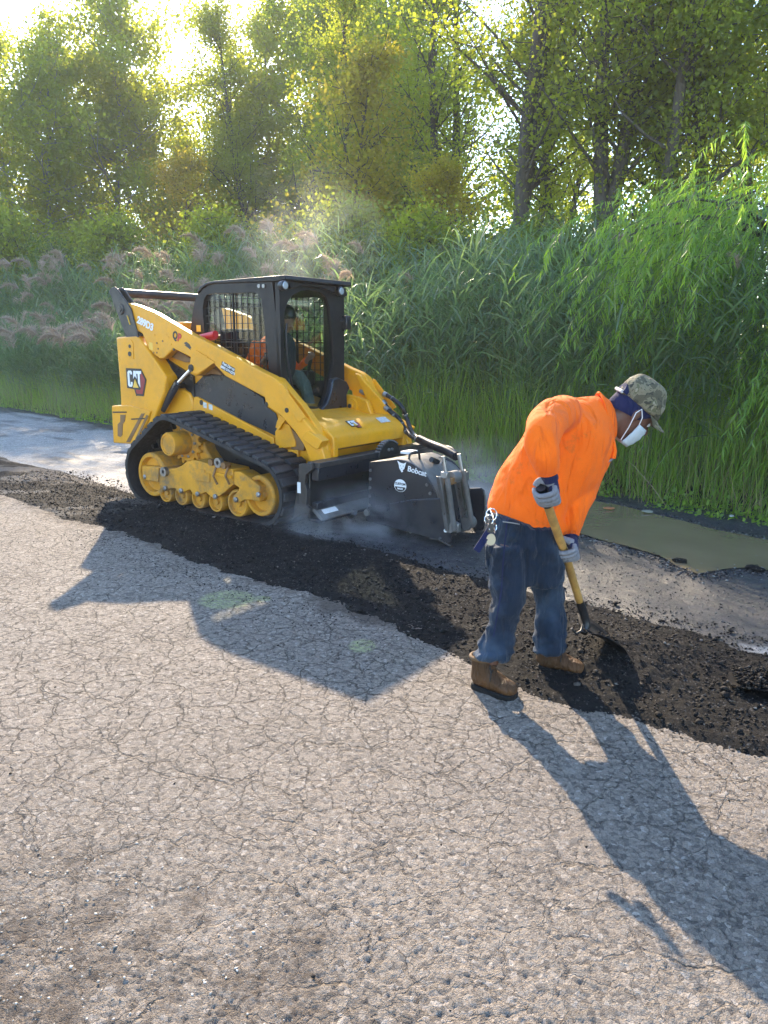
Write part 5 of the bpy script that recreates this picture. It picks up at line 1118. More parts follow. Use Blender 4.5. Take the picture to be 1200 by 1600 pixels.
for i, pts in enumerate(HP):
    pth = hosepath([P3(a, c, y_) for a, c, y_ in pts]); b = mb(); b.tube(pth, .019 if i else .021, 12); h_ = b.build('hydraulic_hose', M['hose'], PL, smooth=True, auto=60)
    b = mb(); b.tube(pth[1:6], .026, 12); b.build('hose_fitting', M['steel'], h_, smooth=True)
    b = mb()
    for k in range(10, len(pth)-3, 16): b.tube([pth[k], pth[k+1]], .0235, 10)
    b.build('hose_clamp', M['plate'], h_, smooth=True)
pth = hosepath([P3(a, c, y_) for a, c, y_ in [(655, 686, -.34), (672, 694, -.27), (695, 703, -.16), (713, 713, -.09)]]); b = mb(); b.tube(pth, .040, 12); b.build('hose_sleeve', M['hose'], PL, smooth=True, auto=60)
# ================================================================== people
skin = surf('dark_brown_skin', (.13, .060, .038), .45, var=.1, bump=.0008, bscale=180, spec=.4)
def clothmat(name, col, var=.12, fold=.012, fscale=9, weave=700, rough=.85, stain=0, staincol=(.1, .05, .03), fade=None, sheen=.04):
    m, t, p, o = newmat(name); g = NT(t); v = g.coord()
    n = g.noise(v, 5, 5, .6); c = g.ramp(n, [(.3, tuple(x*(1-var) for x in col)), (.7, tuple(min(1, x*(1+var)) for x in col))])
    if fade: c = g.mix(g.ramp(g.noise(v, 3.5, 4, .6), [(.48, 0.), (.66, .85)]), c, fade)
    if stain: c = g.mix(g.math('MULTIPLY', g.ramp(g.noise(v, 8, 6, .7), [(.60, 0.), (.72, 1.)]), stain), c, staincol)
    g.L.new(c, p.inputs['Base Color']); p.inputs['Roughness'].default_value = rough; p.inputs['Sheen Weight'].default_value = sheen; p.inputs['Specular IOR Level'].default_value = .2
    b1 = g.bump(g.noise(v, weave, 2), .0012, .8); mp = g.n('Mapping'); mp.inputs['Rotation'].default_value = (0, R(38), 0); mp.inputs['Scale'].default_value = (1.9, .8, .45); g.L.new(v, mp.inputs[0])
    b2 = g.bump(g.ramp(g.noise(mp.outputs[0], fscale, 3, .5, .8), [(.3, 0.), (.48, .55), (.56, .6), (.75, 1.)]), fold*1.5, 1., b1); g.L.new(b2, p.inputs['Normal']); return m
ORANGE = clothmat('orange_fleece', (.95, .145, .006), .05, .018, 7, 500, stain=.6, staincol=(.38, .10, .025))
DENIM = clothmat('blue_denim', (.008, .016, .030), .25, .020, 6, 900, fade=(.040, .066, .102), stain=.3, staincol=(.02, .025, .035), sheen=.1)
NAVY = clothmat('navy_cloth', (.012, .016, .055), .15, .006, 20, 900)
GLOVEL = clothmat('grey_leather', (.20, .20, .215), .12, .004, 40, 300, rough=.65, stain=.4, staincol=(.15, .14, .13), sheen=0)
BOOT = clothmat('tan_boot_leather', (.095, .042, .015), .45, .008, 25, 300, rough=.55, stain=.9, staincol=(.028, .018, .012), fade=(.055, .032, .018), sheen=0)
SOLE = surf('boot_sole', (.008, .008, .008), .8, spec=.2)
MASK = clothmat('pale_blue_mask', (.50, .56, .58), .04, .002, 30, 600, rough=.8, sheen=0)
def camomat():
    m, t, p, o = newmat('camouflage_cloth'); g = NT(t); v = g.coord()
    a = g.noise(v, 17, 3, .55, .8); b = g.noise(v, 24, 3, .6, 1.2)
    c = g.ramp(a, [(.40, (.075, .065, .035)), (.47, (.17, .145, .085)), (.55, (.10, .095, .045)), (.62, (.24, .21, .14))], 'CONSTANT'); c = g.mix(g.ramp(b, [(.58, 0.), (.60, 1.)], 'LINEAR'), c, (.035, .032, .02))
    g.L.new(c, p.inputs['Base Color']); p.inputs['Roughness'].default_value = .85; g.L.new(g.bump(g.noise(v, 14, 3), .01), p.inputs['Normal']); return m
CAMO = camomat()
def loft(b, rings, n=20, cap=True, sub=3):
    """rings: (centre, half-width vector A, half-depth vector B); smooth in between"""
    K_ = len(rings); C = [Vector(r[0]) for r in rings]; A = [Vector(r[1]) for r in rings]; Bv = [Vector(r[2]) for r in rings]
    def cr(L, i, t):
        p0, p1, p2, p3 = L[max(i-1, 0)], L[i], L[i+1], L[min(i+2, K_-1)]
        return .5*((2*p1)+(p2-p0)*t+(2*p0-5*p1+4*p2-p3)*t*t+(3*p1-p0-3*p2+p3)*t**3)
    out = []
    for i in range(K_-1):
        for k in range(sub): t = k/sub; out.append((cr(C, i, t), cr(A, i, t), cr(Bv, i, t)))
    out.append((C[-1], A[-1], Bv[-1])); vs = []
    for c, a, d in out: vs += [c+a*math.cos(2*math.pi*j/n)+d*math.sin(2*math.pi*j/n) for j in range(n)]
    k = len(out); fs = [(i*n+j, i*n+(j+1) % n, (i+1)*n+(j+1) % n, (i+1)*n+j) for i in range(k-1) for j in range(n)]
    if cap: fs += [tuple(range(n))[::-1], tuple((k-1)*n+j for j in range(n))]
    return b.add(vs, fs)
def limb(b, pts, radii, n=14, sub=3, flat=1.):
    """tapered limb along joints; radii (in picture plane, in depth)"""
    P = [Vector(p) for p in pts]; rings = []
    for i, p in enumerate(P):
        d = (P[min(i+1, len(P)-1)]-P[max(i-1, 0)]).normalized(); dep = Vector((0, 1, 0)); a = d.cross(dep)
        if a.length < .2: a = d.cross(Vector((1, 0, 0)))
        a.normalize(); dd = a.cross(d).normalized(); r = radii[i]; r = r if isinstance(r, tuple) else (r, r*flat); rings.append((p, a*r[0], dd*r[1]))
    return loft(b, rings, n, True, sub)
def fuse(b, name, mat, parent, voxel=.011, smooth=4, wr=0, wscale=.12, wr2=0, sub=0):
    o = b.build(name, mat, parent); m = o.modifiers.new('remesh', 'REMESH'); m.mode = 'VOXEL'; m.voxel_size = voxel; m.use_smooth_shade = True
    s_ = o.modifiers.new('smooth', 'SMOOTH'); s_.iterations = smooth; s_.factor = .6
    if wr:
        tx = bpy.data.textures.new(name+'_folds', 'CLOUDS'); tx.noise_scale = wscale; tx.noise_depth = 1; d = o.modifiers.new('folds', 'DISPLACE'); d.texture = tx; d.strength = wr; d.mid_level = .5; d.texture_coords = 'LOCAL'
    if wr2:
        tx = bpy.data.textures.new(name+'_creases', 'MARBLE'); tx.noise_scale = wscale*.8; tx.turbulence = 9; tx.marble_type = 'SOFT'; d = o.modifiers.new('creases', 'DISPLACE'); d.texture = tx; d.strength = wr2; d.mid_level = .5; d.texture_coords = 'LOCAL'
    return o
D_ = at_depth
# ---------- the worker with the shovel
WK = bpy.data.objects.new('person', None)
def P_(px, py, y): return at_depth(px, py, y)
# skin body (head, neck, trunk core, arms) as one continuous surface; clothes go over it
def headframe():
    C = P_(986, 646, 3.44); U = Vector((.60, -.06, .80)).normalized(); Fw = Vector((.78, .08, -.60)); Fw = (Fw-U*Fw.dot(U)).normalized(); Sd = U.cross(Fw).normalized(); return C, U, Fw, Sd
HC, HU, HF, HS = headframe()
def H(f, u, s): return HC+HF*f+HU*u+HS*s
b = MB()
loft(b, [(H(.02, -.118, 0), HF*.028, HS*.026), (H(.018, -.105, 0), HF*.050, HS*.043), (H(.012, -.07, 0), HF*.076, HS*.060), (H(.004, -.02, 0), HF*.090, HS*.070), (H(0, .03, 0), HF*.095, HS*.076), (H(-.004, .075, 0), HF*.088, HS*.070), (H(-.008, .11, 0), HF*.058, HS*.047), (H(-.01, .125, 0), HF*.02, HS*.018)], 22)
limb(b, [H(-.035, -.03, 0), H(-.06, -.08, 0), P_(945, 656, 3.45), P_(925, 665, 3.45)], [.058, .060, .066, .08])
loft(b, [(H(.085, .012, 0), HF*.012, HS*.010), (H(.104, -.018, 0), HF*.016, HS*.014), (H(.108, -.034, 0), HF*.016, HS*.019), (H(.088, -.046, 0), HF*.012, HS*.016)], 10)   # nose
loft(b, [(H(.082, .034, 0), HF*.016, HS*.055), (H(.082, .024, 0), HF*.018, HS*.058)], 12)         # brow
loft(b, [(H(.083, -.066, 0), HF*.012, HS*.026), (H(.086, -.074, 0), HF*.012, HS*.027), (H(.080, -.084, 0), HF*.01, HS*.022)], 10)   # lips
for sg in (1, -1): loft(b, [(H(-.004, .026, sg*.072), HF*.014, HU*.026), (H(-.010, .002, sg*.084), HF*.018, HU*.031), (H(-.014, -.002, sg*.090), HF*.012, HU*.024)], 12)   # ears
limb(b, [P_(925, 665, 3.45), P_(880, 700, 3.42), P_(842, 765, 3.42), P_(822, 830, 3.40)], [.09, .12, .11, .10])     # trunk core
limb(b, [P_(875, 655, 3.22), P_(846, 695, 2.96), P_(853, 742, 2.99)], [.05, .040, .030]); limb(b, [P_(915, 690, 3.50), P_(910, 760, 3.50), P_(889, 835, 3.37)], [.05, .040, .030])
for hp, kn, an in ((P_(800, 850, 3.26), P_(790, 945, 3.25), P_(766, 1036, 3.23)), (P_(850, 850, 3.48), P_(858, 945, 3.49), P_(857, 1025, 3.46))): limb(b, [hp, kn, an], [.06, .040, .035])
WKB = fuse(b, 'person', skin, None, .006, 3)
WK = WKB
tag(WK, 'worker in orange sweatshirt, jeans and camouflage cap bent over a shovel', 'person')
# sweatshirt
b = MB()
def torso_ring(p, q, y, dep, tilt=0):
    a, c = P_(*p, y), P_(*q, y); mid = (a+c)/2; hv = (c-a)/2; return (mid, hv, Vector((0, dep, 0)))
loft(b, [torso_ring((763, 802), (876, 856), 3.40, .168), torso_ring((764, 778), (882, 822), 3.41, .175), torso_ring((776, 742), (897, 790), 3.41, .18), torso_ring((800, 706), (930, 758), 3.41, .19), torso_ring((826, 668), (948, 728), 3.41, .20), torso_ring((850, 636), (955, 708), 3.41, .20), torso_ring((884, 624), (957, 694), 3.42, .165), torso_ring((915, 620), (957, 688), 3.44, .115), torso_ring((936, 618), (957, 684), 3.45, .085)], 30, sub=3)
limb(b, [P_(885, 650, 3.32), P_(868, 650, 3.18), P_(853, 664, 3.06), P_(846, 690, 2.96), P_(849, 712, 2.94), P_(854, 728, 2.97)], [(.080, .08), (.082, .08), (.078, .078), (.070, .072), (.062, .064), (.050, .055)], 18)
limb(b, [P_(915, 672, 3.46), P_(922, 710, 3.48), P_(914, 760, 3.40), P_(902, 790, 3.33), P_(894, 815, 3.335), P_(890, 827, 3.36)], [(.08, .085), (.078, .08), (.066, .07), (.058, .06), (.050, .052), (.046, .046)], 18)
# belly overhang at the front of the hem and the pocket fold
loft(b, [(P_(868, 800, 3.41), Vector((.07, 0, .02)), Vector((0, .12, 0))), (P_(864, 826, 3.41), Vector((.060, 0, .03)), Vector((0, .12, 0))), (P_(852, 849, 3.41), Vector((.050, 0, .02)), Vector((0, .12, 0)))], 18)
SW = fuse(b, 'sweatshirt', ORANGE, WK, .009, 4, .012, .16, .006)
SM = bpy.data.materials
# collar, zip, cuffs, hem band
b = MB(); 
def ringtube(name, c, A, B, r, mat, parent, a0=0, a1=2*math.pi, n=28):
    pts = [Vector(c)+Vector(A)*math.cos(a0+(a1-a0)*i/n)+Vector(B)*math.sin(a0+(a1-a0)*i/n) for i in range(n+1)]
    bb = MB(); bb.tube(pts, r, 8); return bb.build(name, mat, parent, smooth=True, auto=80)
b = MB(); loft(b, [(P_(940, 650, 3.45), (P_(946, 690, 3.45)-P_(938, 612, 3.45))/2*.98, Vector((0, .10, 0))), (P_(950, 655, 3.45), (P_(957, 690, 3.45)-P_(948, 620, 3.45))/2*.98, Vector((0, .088, 0))), (P_(956, 656, 3.45), (P_(959, 690, 3.45)-P_(953, 624, 3.45))/2*.92, Vector((0, .080, 0)))], 26, cap=False)
co = b.build('collar', ORANGE, WK, smooth=True, auto=80); s_ = co.modifiers.new('thick', 'SOLIDIFY'); s_.thickness = .009
for pts, w_ in (([(957, 690), (960, 705), (958, 716)], .012), ([(958, 716), (946, 724), (934, 736), (924, 752)], .006)):
    b = MB(); b.tube([P_(x, z, 3.30+.0*k) for k, (x, z) in enumerate(pts)], w_, 8); b.build('zip_flap' if w_ > .01 else 'zip', ORANGE if w_ > .01 else GLOVEL, WK, smooth=True, auto=80)
def cuff(name, a, c, r0, r1, mat, parent):
    a, c = Vector(a), Vector(c); bb = MB(); k = 6; limb(bb, [a.lerp(c, i/k) for i in range(k+1)], [r0+(r1-r0)*i/k+.002*(i % 2) for i in range(k+1)], 18, 1); return bb.build(name, mat, parent, smooth=True, auto=80)
cuff('cuff', P_(854, 726, 2.97), P_(855.5, 737, 2.98), .050, .045, ORANGE, WK); cuff('cuff', P_(890, 825, 3.36), P_(889, 836, 3.35), .050, .044, ORANGE, WK)
# jeans
b = MB()
loft(b, [torso_ring((762, 796), (872, 824), 3.36, .165), torso_ring((763, 826), (879, 850), 3.37, .175), torso_ring((763, 862), (882, 880), 3.38, .178), torso_ring((766, 900), (881, 905), 3.38, .17)], 26)
limb(b, [P_(793, 850, 3.28), P_(793, 900, 3.27), P_(792, 935, 3.26), P_(785, 968, 3.25), P_(777, 1000, 3.24), P_(769, 1026, 3.23)], [(.095, .10), (.084, .088), (.074, .080), (.067, .074), (.072, .078), (.080, .083)], 20)
limb(b, [P_(848, 850, 3.49), P_(853, 900, 3.51), P_(859, 935, 3.52), P_(860, 965, 3.50), P_(859, 990, 3.48), P_(858, 1019, 3.46)], [(.095, .10), (.083, .088), (.068, .078), (.064, .074), (.068, .075), (.072, .078)], 20)
for c, r in ((P_(770, 1018, 3.23), .090), (P_(857, 1012, 3.46), .080), (P_(774, 1003, 3.24), .083), (P_(858, 996, 3.47), .077)):
    bb = [(c+Vector((0, 0, .010*k)), Vector((r*(1+.05*math.cos(k*1.5)), 0, .015)), Vector((0, r*.98, 0))) for k in (-1.5, 0, 1.5)]; loft(b, bb, 18)
JE = fuse(b, 'jeans', DENIM, WK, .0095, 4, .022, .10, .014)
# seams on the jeans, back pocket
b = MB(); b.tube([P_(793, 808, 3.180), P_(789, 845, 3.172), P_(786, 880, 3.168), P_(783, 925, 3.166), P_(776, 965, 3.164), P_(771, 995, 3.158)], .003, 5); b.build('seam', NAVY, JE, smooth=True)
b = MB(); b.tube([P_(785.5, 815, 3.170), P_(800, 817, 3.165), P_(812, 819, 3.17)], .0025, 5); b.build('pocket_edge', surf('thread', (.25, .24, .22), .8), JE)
# boots
def boot(heel, toe, yaw_extra=0, tall=.13, lab=None):
    h, t_ = Vector(heel), Vector(toe); d = (t_-h); L = d.length; d.normalize(); s = Vector((-d.y, d.x, 0)); up = Vector((0, 0, 1))
    def Q(f, z): return h+d*(f*L)+up*z
    b = MB(); w_ = .052
    out = [(-.02, .62), (.08, .88), (.25, .92), (.42, .84), (.6, 1.0), (.78, 1.04), (.92, .86), (1.0, .42)]
    poly = [(f, wv) for f, wv in out]
    ring = [Q(f, 0)+s*w_*wv for f, wv in poly]+[Q(f, 0)-s*w_*wv for f, wv in poly[::-1]]
    n = len(ring); vs = [p.copy() for p in ring]+[p+up*(.030+.006*(1 if p in ring[:3] or p in ring[-3:] else 0)) for p in ring]
    b.add(vs, [tuple(range(n)), tuple(range(2*n-1, n-1, -1))]+[(i, (i+1) % n, n+(i+1) % n, n+i) for i in range(n)]); so_ = MB(); so_.v, so_.f, so_.m = b.v, b.f, b.m
    B = MB()
    loft(B, [(Q(.02, .055), up*.030, s*.036), (Q(.12, .060), up*.040, s*.046), (Q(.30, .066), up*.052, s*.046), (Q(.5, .062), up*.046, s*.048), (Q(.68, .052), up*.034, s*.052), (Q(.84, .046), up*.030, s*.050), (Q(.95, .040), up*.022, s*.036), (Q(.99, .036), up*.010, s*.015)], 20)
    loft(B, [(Q(.18, .05), d*.058, s*.044), (Q(.20, .09), d*.058, s*.046), (Q(.19, .13), d*.056, s*.048), (Q(.17, tall+.03), d*.058, s*.052)], 20)
    root = fuse(B, 'boot', BOOT, WK, .006, 3)
    sl = so_.build('sole', SOLE, root, bevel=.006)
    c = MB(); c.tube([Q(.17, tall+.03)+d*.056*math.cos(a)+s*.050*math.sin(a) for a in [6.2832*i/16 for i in range(17)]], .009, 8); c.build('boot_collar', surf('collar_pad', (.14, .075, .03), .8), root, smooth=True, auto=80)
    l = MB()
    for i in range(5):
        f = .36+.055*i; z = .128-.017*i+(.0 if i else .0); l.tube([Q(f, z)+s*.030, Q(f+.02, z+.012), Q(f+.05, z-.004)-s*.030], .0035, 6)
    l.tube([Q(.37, .13)-s*.01, Q(.44, .145)-s*.035, Q(.52, .115)-s*.052, Q(.50, .08)-s*.054], .003, 6); l.tube([Q(.36, .135)+s*.01, Q(.42, .16)+s*.0, Q(.50, .14)-s*.02], .003, 6)
    l.build('laces', M['blackprint'], root, smooth=True)
    tg = MB(); tg.box(-.004, .004, -.012, .012, 0, .035); tgo = tg.build('pull_tab', M['rust'], root); tgo.location = Q(-.06, .12)
    return root
h1, t1 = on_ground(742, 1074, .0), on_ground(806, 1094, .0); boot(h1, t1)
h2_, t2_ = on_ground(842, 1046, .0), on_ground(913, 1058, .0); boot(h2_, t2_)
# head things: durag, cap, mask
b = MB(); loft(b, [(H(-.018, -.012, 0), HF*.094, HS*.079), (H(-.012, .015, 0), HF*.105, HS*.083), (H(-.006, .05, 0), HF*.106, HS*.084), (H(-.008, .09, 0), HF*.09, HS*.07)], 26)
# lift the front of the wrap to the forehead
vs = []
for v in b.v:
    q = Vector(v)-HC; f = q.dot(HF); u = q.dot(HU); vs.append(tuple(Vector(v)+HU*(max(0, f)*.35)+HU*(-.22*max(0, -f-.02) if u < .04 else 0)))
b.v = vs; DR = b.build('head_wrap', NAVY, WK, smooth=True, auto=80)
b = MB(); b.tube([H(-.10, -.03, .01), H(-.125, -.045, .012), H(-.13, -.07, .0)], [.014, .012, .006], 8); b.build('wrap_tail', NAVY, DR, smooth=True)
b = MB(); loft(b, [(H(.0, .040, 0), HF*.113, HS*.092), (H(-.002, .075, 0), HF*.114, HS*.093), (H(-.006, .115, 0), HF*.104, HS*.086), (H(-.008, .150, 0), HF*.082, HS*.068), (H(-.006, .168, 0), HF*.05, HS*.04), (H(-.006, .174, 0), HF*.012, HS*.012)], 28)
CP = fuse(b, 'cap', CAMO, WK, .005, 3, .016, .06)
b = MB(); vs = []; n = 14; top = []; 
for k, dz in enumerate((0, -.004)):
    for i in range(n+1):
        a = -1.15+2.3*i/n; ro_ = .112; top.append(H(ro_*math.cos(a)*.98, .048+dz-.006, ro_*.80*math.sin(a)))
    for i in range(n+1):
        a = -1.15+2.3*i/n; top.append(H(.112*math.cos(a)+.062*math.cos(a*.75), .030+dz-.016*math.sin(abs(a)), .085*math.sin(a*.95)))
m_ = n+1; fs = [(i, i+1, m_+i+1, m_+i) for i in range(n)]+[(2*m_+i, 3*m_+i, 3*m_+i+1, 2*m_+i+1) for i in range(n)]+[(m_+i, m_+i+1, 3*m_+i+1, 3*m_+i) for i in range(n)]+[(i, 2*m_+i, 2*m_+i+1, i+1) for i in range(n)]
b.add(top, fs); b.build('cap_brim', CAMO, CP, smooth=True, auto=50)
b = MB(); lo_ = []
for i in range(13): a = math.pi*i/12; lo_.append(H(-.112+.0*i, .045+.040*math.sin(a), -.015+.042*math.cos(a)))
c0 = H(-.118, .05, -.015); b.add([p-HF*.004 for p in lo_]+[p+HF*.02 for p in lo_], [tuple(range(13)), tuple(range(25, 12, -1))]+[(i, (i+1) % 13, 13+(i+1) % 13, 13+i) for i in range(13)]); b.build('cap_opening', NAVY, CP)
b = MB(); b.tube([H(-.119, .045, -.055), H(-.124, .043, -.015), H(-.119, .045, .025)], .008, 8); b.build('cap_strap', surf('pale_strap', (.45, .43, .42), .6), CP, smooth=True)
# mask: cup over nose and chin, pleated, with ear loops
b = MB(); rows = []; n = 13
for j in range(8):
    f = j/7; u = -.018-.108*f; row = []
    for i in range(n):
        a = -1.25+2.5*i/(n-1); rad = .098+.020*math.sin(math.pi*(.15+.75*f))+.003*(j % 2); w_ = .072*(1-.12*f)
        row.append(H(-.002+rad*math.cos(a)*(1.0-.18*f), u*(1 if abs(a) < 9 else 1), w_*math.sin(a)*1.12))
    rows += row
b.add(rows, [(j*n+i, j*n+i+1, (j+1)*n+i+1, (j+1)*n+i) for j in range(7) for i in range(n-1)]); MK = b.build('face_mask', MASK, WK, smooth=True, auto=80); s_ = MK.modifiers.new('thick', 'SOLIDIFY'); s_.thickness = .002
for sg in (1, -1):
    b = MB(); b.tube([H(.032, -.022, sg*.080), H(.018, .010, sg*.088), H(-.012, .036, sg*.093), H(-.022, .010, sg*.095), H(.0, -.055, sg*.085), H(.018, -.118, sg*.066)], .0022, 6); b.build('ear_loop', M['white'], MK, smooth=True)
# eyes (mostly hidden beneath the brim)
for sg in (1, -1):
    b = MB(); b.lathe([(-.011, .001), (-.008, .008), (0, .011), (.008, .008), (.011, .001)], tuple(H(.083, .006, sg*.03)), 'x', 10); e_ = b.build('eye', M['white'], WK, smooth=True)
# ---------- shovel
SH = empty('shovel', on_ground(935, 1020, 0)); tag(SH, 'wooden-handled shovel held by the worker, its black blade in the milled pile', 'shovel')
so_loc = SH.location.copy()
S0 = P_(848, 768, 3.00); S1 = P_(885, 872, 3.325)
S2 = P_(907, 944, 3.58); S3 = P_(913, 962, 3.60); S4 = P_(918, 980, 3.60); 
WOOD = surf('worn_wood_handle', (.50, .27, .07), .5, var=.25, scale=14, dirt=.7, dirtcol=(.16, .09, .04))
def loc(b): b.v = [tuple(Vector(p)-so_loc) for p in b.v]; return b
b = MB(); top_s = S0+(S0-S1).normalized()*.03; b.tube([top_s.lerp(S1, .22), S1, S2], [.0185, .019, .018], 14); loc(b).build('shaft', WOOD, SH, smooth=True, auto=60)
b = MB(); b.tube([top_s, top_s.lerp(S1, .225)], [.020, .0215], 14); loc(b).build('shaft_grip', M['blackprint'], SH, smooth=True, auto=60)
G = Vector(on_ground(938, 1022, .02))
b = MB(); b.tube([S2-(S2-S1).normalized()*.03, S3, P_(917, 976, 3.60), P_(912, 990, 3.57)], [.022, .021, .020, .016], 12); loc(b).build('socket', M['blackprint'], SH, smooth=True, auto=60)
b = MB(); rows = []; n = 9; bd0 = P_(912, 982, 3.57); bd1 = Vector(on_ground(966, 1024, .03)); dd = (bd1-bd0); sd_ = dd.cross(Vector((0, 0, 1))).normalized(); nn_ = sd_.cross(dd).normalized()
for j in range(9):
    f = j/8; wv = .150*(1-.15*f-.85*max(0, f-.6)**1.6*2.2); 
    for i in range(n): a = -1+2*i/(n-1); rows.append(bd0+dd*f+sd_*wv*a+nn_*(.035*a*a+.02*math.sin(math.pi*f)))
b.add(rows, [(j*n+i, j*n+i+1, (j+1)*n+i+1, (j+1)*n+i) for j in range(8) for i in range(n-1)]); bl = loc(b).build('blade', surf('shovel_steel_black', (.005, .005, .006), .7, spec=.15), SH, smooth=True, auto=80); s_ = bl.modifiers.new('thick', 'SOLIDIFY'); s_.thickness = .004
b = MB(); b.tube([P_(893, 982, 3.52), P_(900, 990, 3.53), P_(908, 986, 3.55), P_(911, 976, 3.58)], .006, 8); loc(b).build('step_edge', M['link'], SH, smooth=True)
# load of millings heaped on the blade
rocks('shovel_load', np.array([np.array(bd0+dd*(.45+.5*random.random())+sd_*random.uniform(-.08, .08)+nn_*(.02+.03*random.random()*(1-abs(k % 7-3)/4))) for k in range(120)]), .004+.008*rng.random(120)**2, M['darkstone'], 21)
# ---------- gloves, gripping the shaft
def hand(centre, axis, outward, wrist, sgn, sc=1.):
    """axis: along the shaft from index to little finger; outward: from the shaft towards the back of the hand; wrist: where the forearm ends"""
    c = Vector(centre); ax = Vector(axis).normalized(); ow = Vector(outward); ow = (ow-ax*ow.dot(ax)).normalized(); sd = ax.cross(ow)*sgn
    b = MB(); w_ = Vector(wrist); kn = [c+ax*((i-1.5)*.022*sc)+ow*.044*sc+sd*.012*sc for i in range(4)]; pc = c+ow*.036*sc-sd*.012*sc
    loft(b, [(w_, ax*.030, sd.cross(ax)*.030), (w_.lerp(pc, .45), ax*.034*sc, ow*.026*sc), (pc, ax*.044*sc, ow*.021*sc), (c+ow*.036*sc+sd*.014*sc, ax*.043*sc, ow*.016*sc)], 16)
    gl = fuse(b, 'glove', NAVY, WK, .004, 3)
    for i in range(4):
        k = kn[i]; l = (.95, 1.06, 1.0, .84)[i]*sc; r_ = (.0105, .0112, .0105, .0095)[i]*sc
        pts = [k-sd*.012, k+sd*.012*l, c+ax*((i-1.5)*.021*sc)+ow*.022+sd*.033*l, c+ax*((i-1.5)*.0205*sc)-ow*.012+sd*.031*l, c+ax*((i-1.5)*.020*sc)-ow*.029+sd*.010*l, c+ax*((i-1.5)*.020*sc)-ow*.029-sd*.008*l]
        bb = MB(); bb.tube(hosepath(pts, 4), [r_*(1.05-.25*j/20) for j in range(21)], 10); bb.build('glove_finger', GLOVEL, gl, smooth=True, auto=80)
    tp = [pc-ax*.030*sc+ow*.002, c-ax*.046*sc+ow*.020-sd*.020, c-ax*.050*sc-ow*.004-sd*.026, c-ax*.040*sc-ow*.026-sd*.012]
    bb = MB(); bb.tube(hosepath(tp, 5), [.0155*sc, .0155*sc, .0150*sc, .0145*sc, .014*sc, .0135*sc, .013*sc, .013*sc, .0125*sc, .0125*sc, .012*sc, .012*sc, .0115*sc, .011*sc, .0105*sc, .008*sc], 10); bb.build('glove_thumb', GLOVEL, gl, smooth=True, auto=80)
    bb = MB(); q = w_+(w_-pc).normalized()*.0; bb.tube([w_+(w_-pc).normalized()*.03, w_+(pc-w_)*.35], [.031, .034], 14); bb.build('glove_cuff', NAVY, gl, smooth=True, auto=60)
sa = (S1-S0).normalized()
hand(top_s.lerp(S1, .085), sa, Vector((.92, -.22, .15)), P_(857, 741, 2.985), 1, 1.12)
hand(P_(881.5, 860, 3.29), sa, Vector((.95, -.20, .1)), P_(890, 837, 3.34), 1, 1.12)
# ---------- keys and lanyard hanging from the belt
KL = empty('key_lanyard', P_(769, 800, 3.20)); tag(KL, 'bunch of keys, clip and black strap hanging from the worker belt at the back', 'key bunch'); kl = KL.location.copy()
def kb(b, name, mat, **k): b.v = [tuple(Vector(p)-kl) for p in b.v]; return b.build(name, mat, KL, smooth=True, **k)
b = MB(); b.bar(P_(767, 826, 3.17), P_(744, 861, 3.15), .030, .008, up=(0, 1, 0)); kb(b, 'strap', NAVY, auto=30)
b = MB(); b.bar(P_(770, 812, 3.17), P_(765, 832, 3.165), .024, .012, up=(0, 1, 0)); kb(b, 'fob', M['blackprint'])
for i, (px, py, r_) in enumerate(((768, 804, .022), (764, 812, .018), (770, 824, .016))):
    b = MB(); c = P_(px, py, 3.165); b.tube([c+Vector((r_*math.cos(a), .004*math.sin(3*a), r_*1.2*math.sin(a))) for a in [6.2832*k/16 for k in range(17)]], .0025, 6); kb(b, 'key_ring', M['chrome'])
b = MB(); b.tube([P_(766, 797, 3.17), P_(770, 806, 3.165), P_(771, 818, 3.165), P_(773, 833, 3.165)], .003, 6); kb(b, 'chain', M['chrome'])
b = MB(); c = P_(766, 843, 3.16); b.prism([(c.x+.020*math.cos(6.2832*k/16)+.003, c.z+.026*math.sin(6.2832*k/16)) for k in range(16)], 3.158, 3.162); kb(b, 'brass_tag', surf('pale_brass', (.55, .50, .36), .35, metal=.6))
# ---------- second shovel blade, at the right edge of the frame
S2E = empty('shovel', on_ground(1195, 1080, 0)); tag(S2E, 'second shovel with only its flat black blade showing at the right edge', 'shovel'); l2 = S2E.location.copy()
q0 = Vector(on_ground(1140, 1066, .045)); q1 = Vector(on_ground(1300, 1078, .07)); ds = (q1-q0).normalized(); sd2 = Vector((-ds.y, ds.x, 0)).normalized()
b = MB(); rows = []
for j in range(9):
    f = j/8; wv = .125*min(1, (.55+.9*f)); 
    for i in range(9): a = -1+2*i/8; rows.append(tuple(q0+ds*(.30*f)+sd2*(wv*a+.0)+Vector((0, 0, .02*a*a+.01*f))-l2))
b.add(rows, [(j*9+i, j*9+i+1, (j+1)*9+i+1, (j+1)*9+i) for j in range(8) for i in range(8)]); bl = b.build('blade', M['blackprint'], S2E, smooth=True, auto=80); s_ = bl.modifiers.new('thick', 'SOLIDIFY'); s_.thickness = .004
S2B = surf('matt_black_steel', (.006, .006, .007), .85, spec=.1); bl.data.materials[0] = S2B
rocks('shovel_load', np.array([np.array(q0+ds*(.02+.30*random.random())+sd2*random.uniform(-.09, .11)+Vector((0, 0, .012+.035*random.random()))) for k in range(900)]), .005+.012*rng.random(900)**2, M['darkstone'], 22)
b = MB(); b.tube([q0+ds*.28-l2, q0+ds*.38+Vector((0, 0, .05))-l2, q0+ds*1.35+Vector((0, 0, .75))-l2], [.02, .02, .017], 12); b.build('shaft', WOOD, S2E, smooth=True, auto=60)

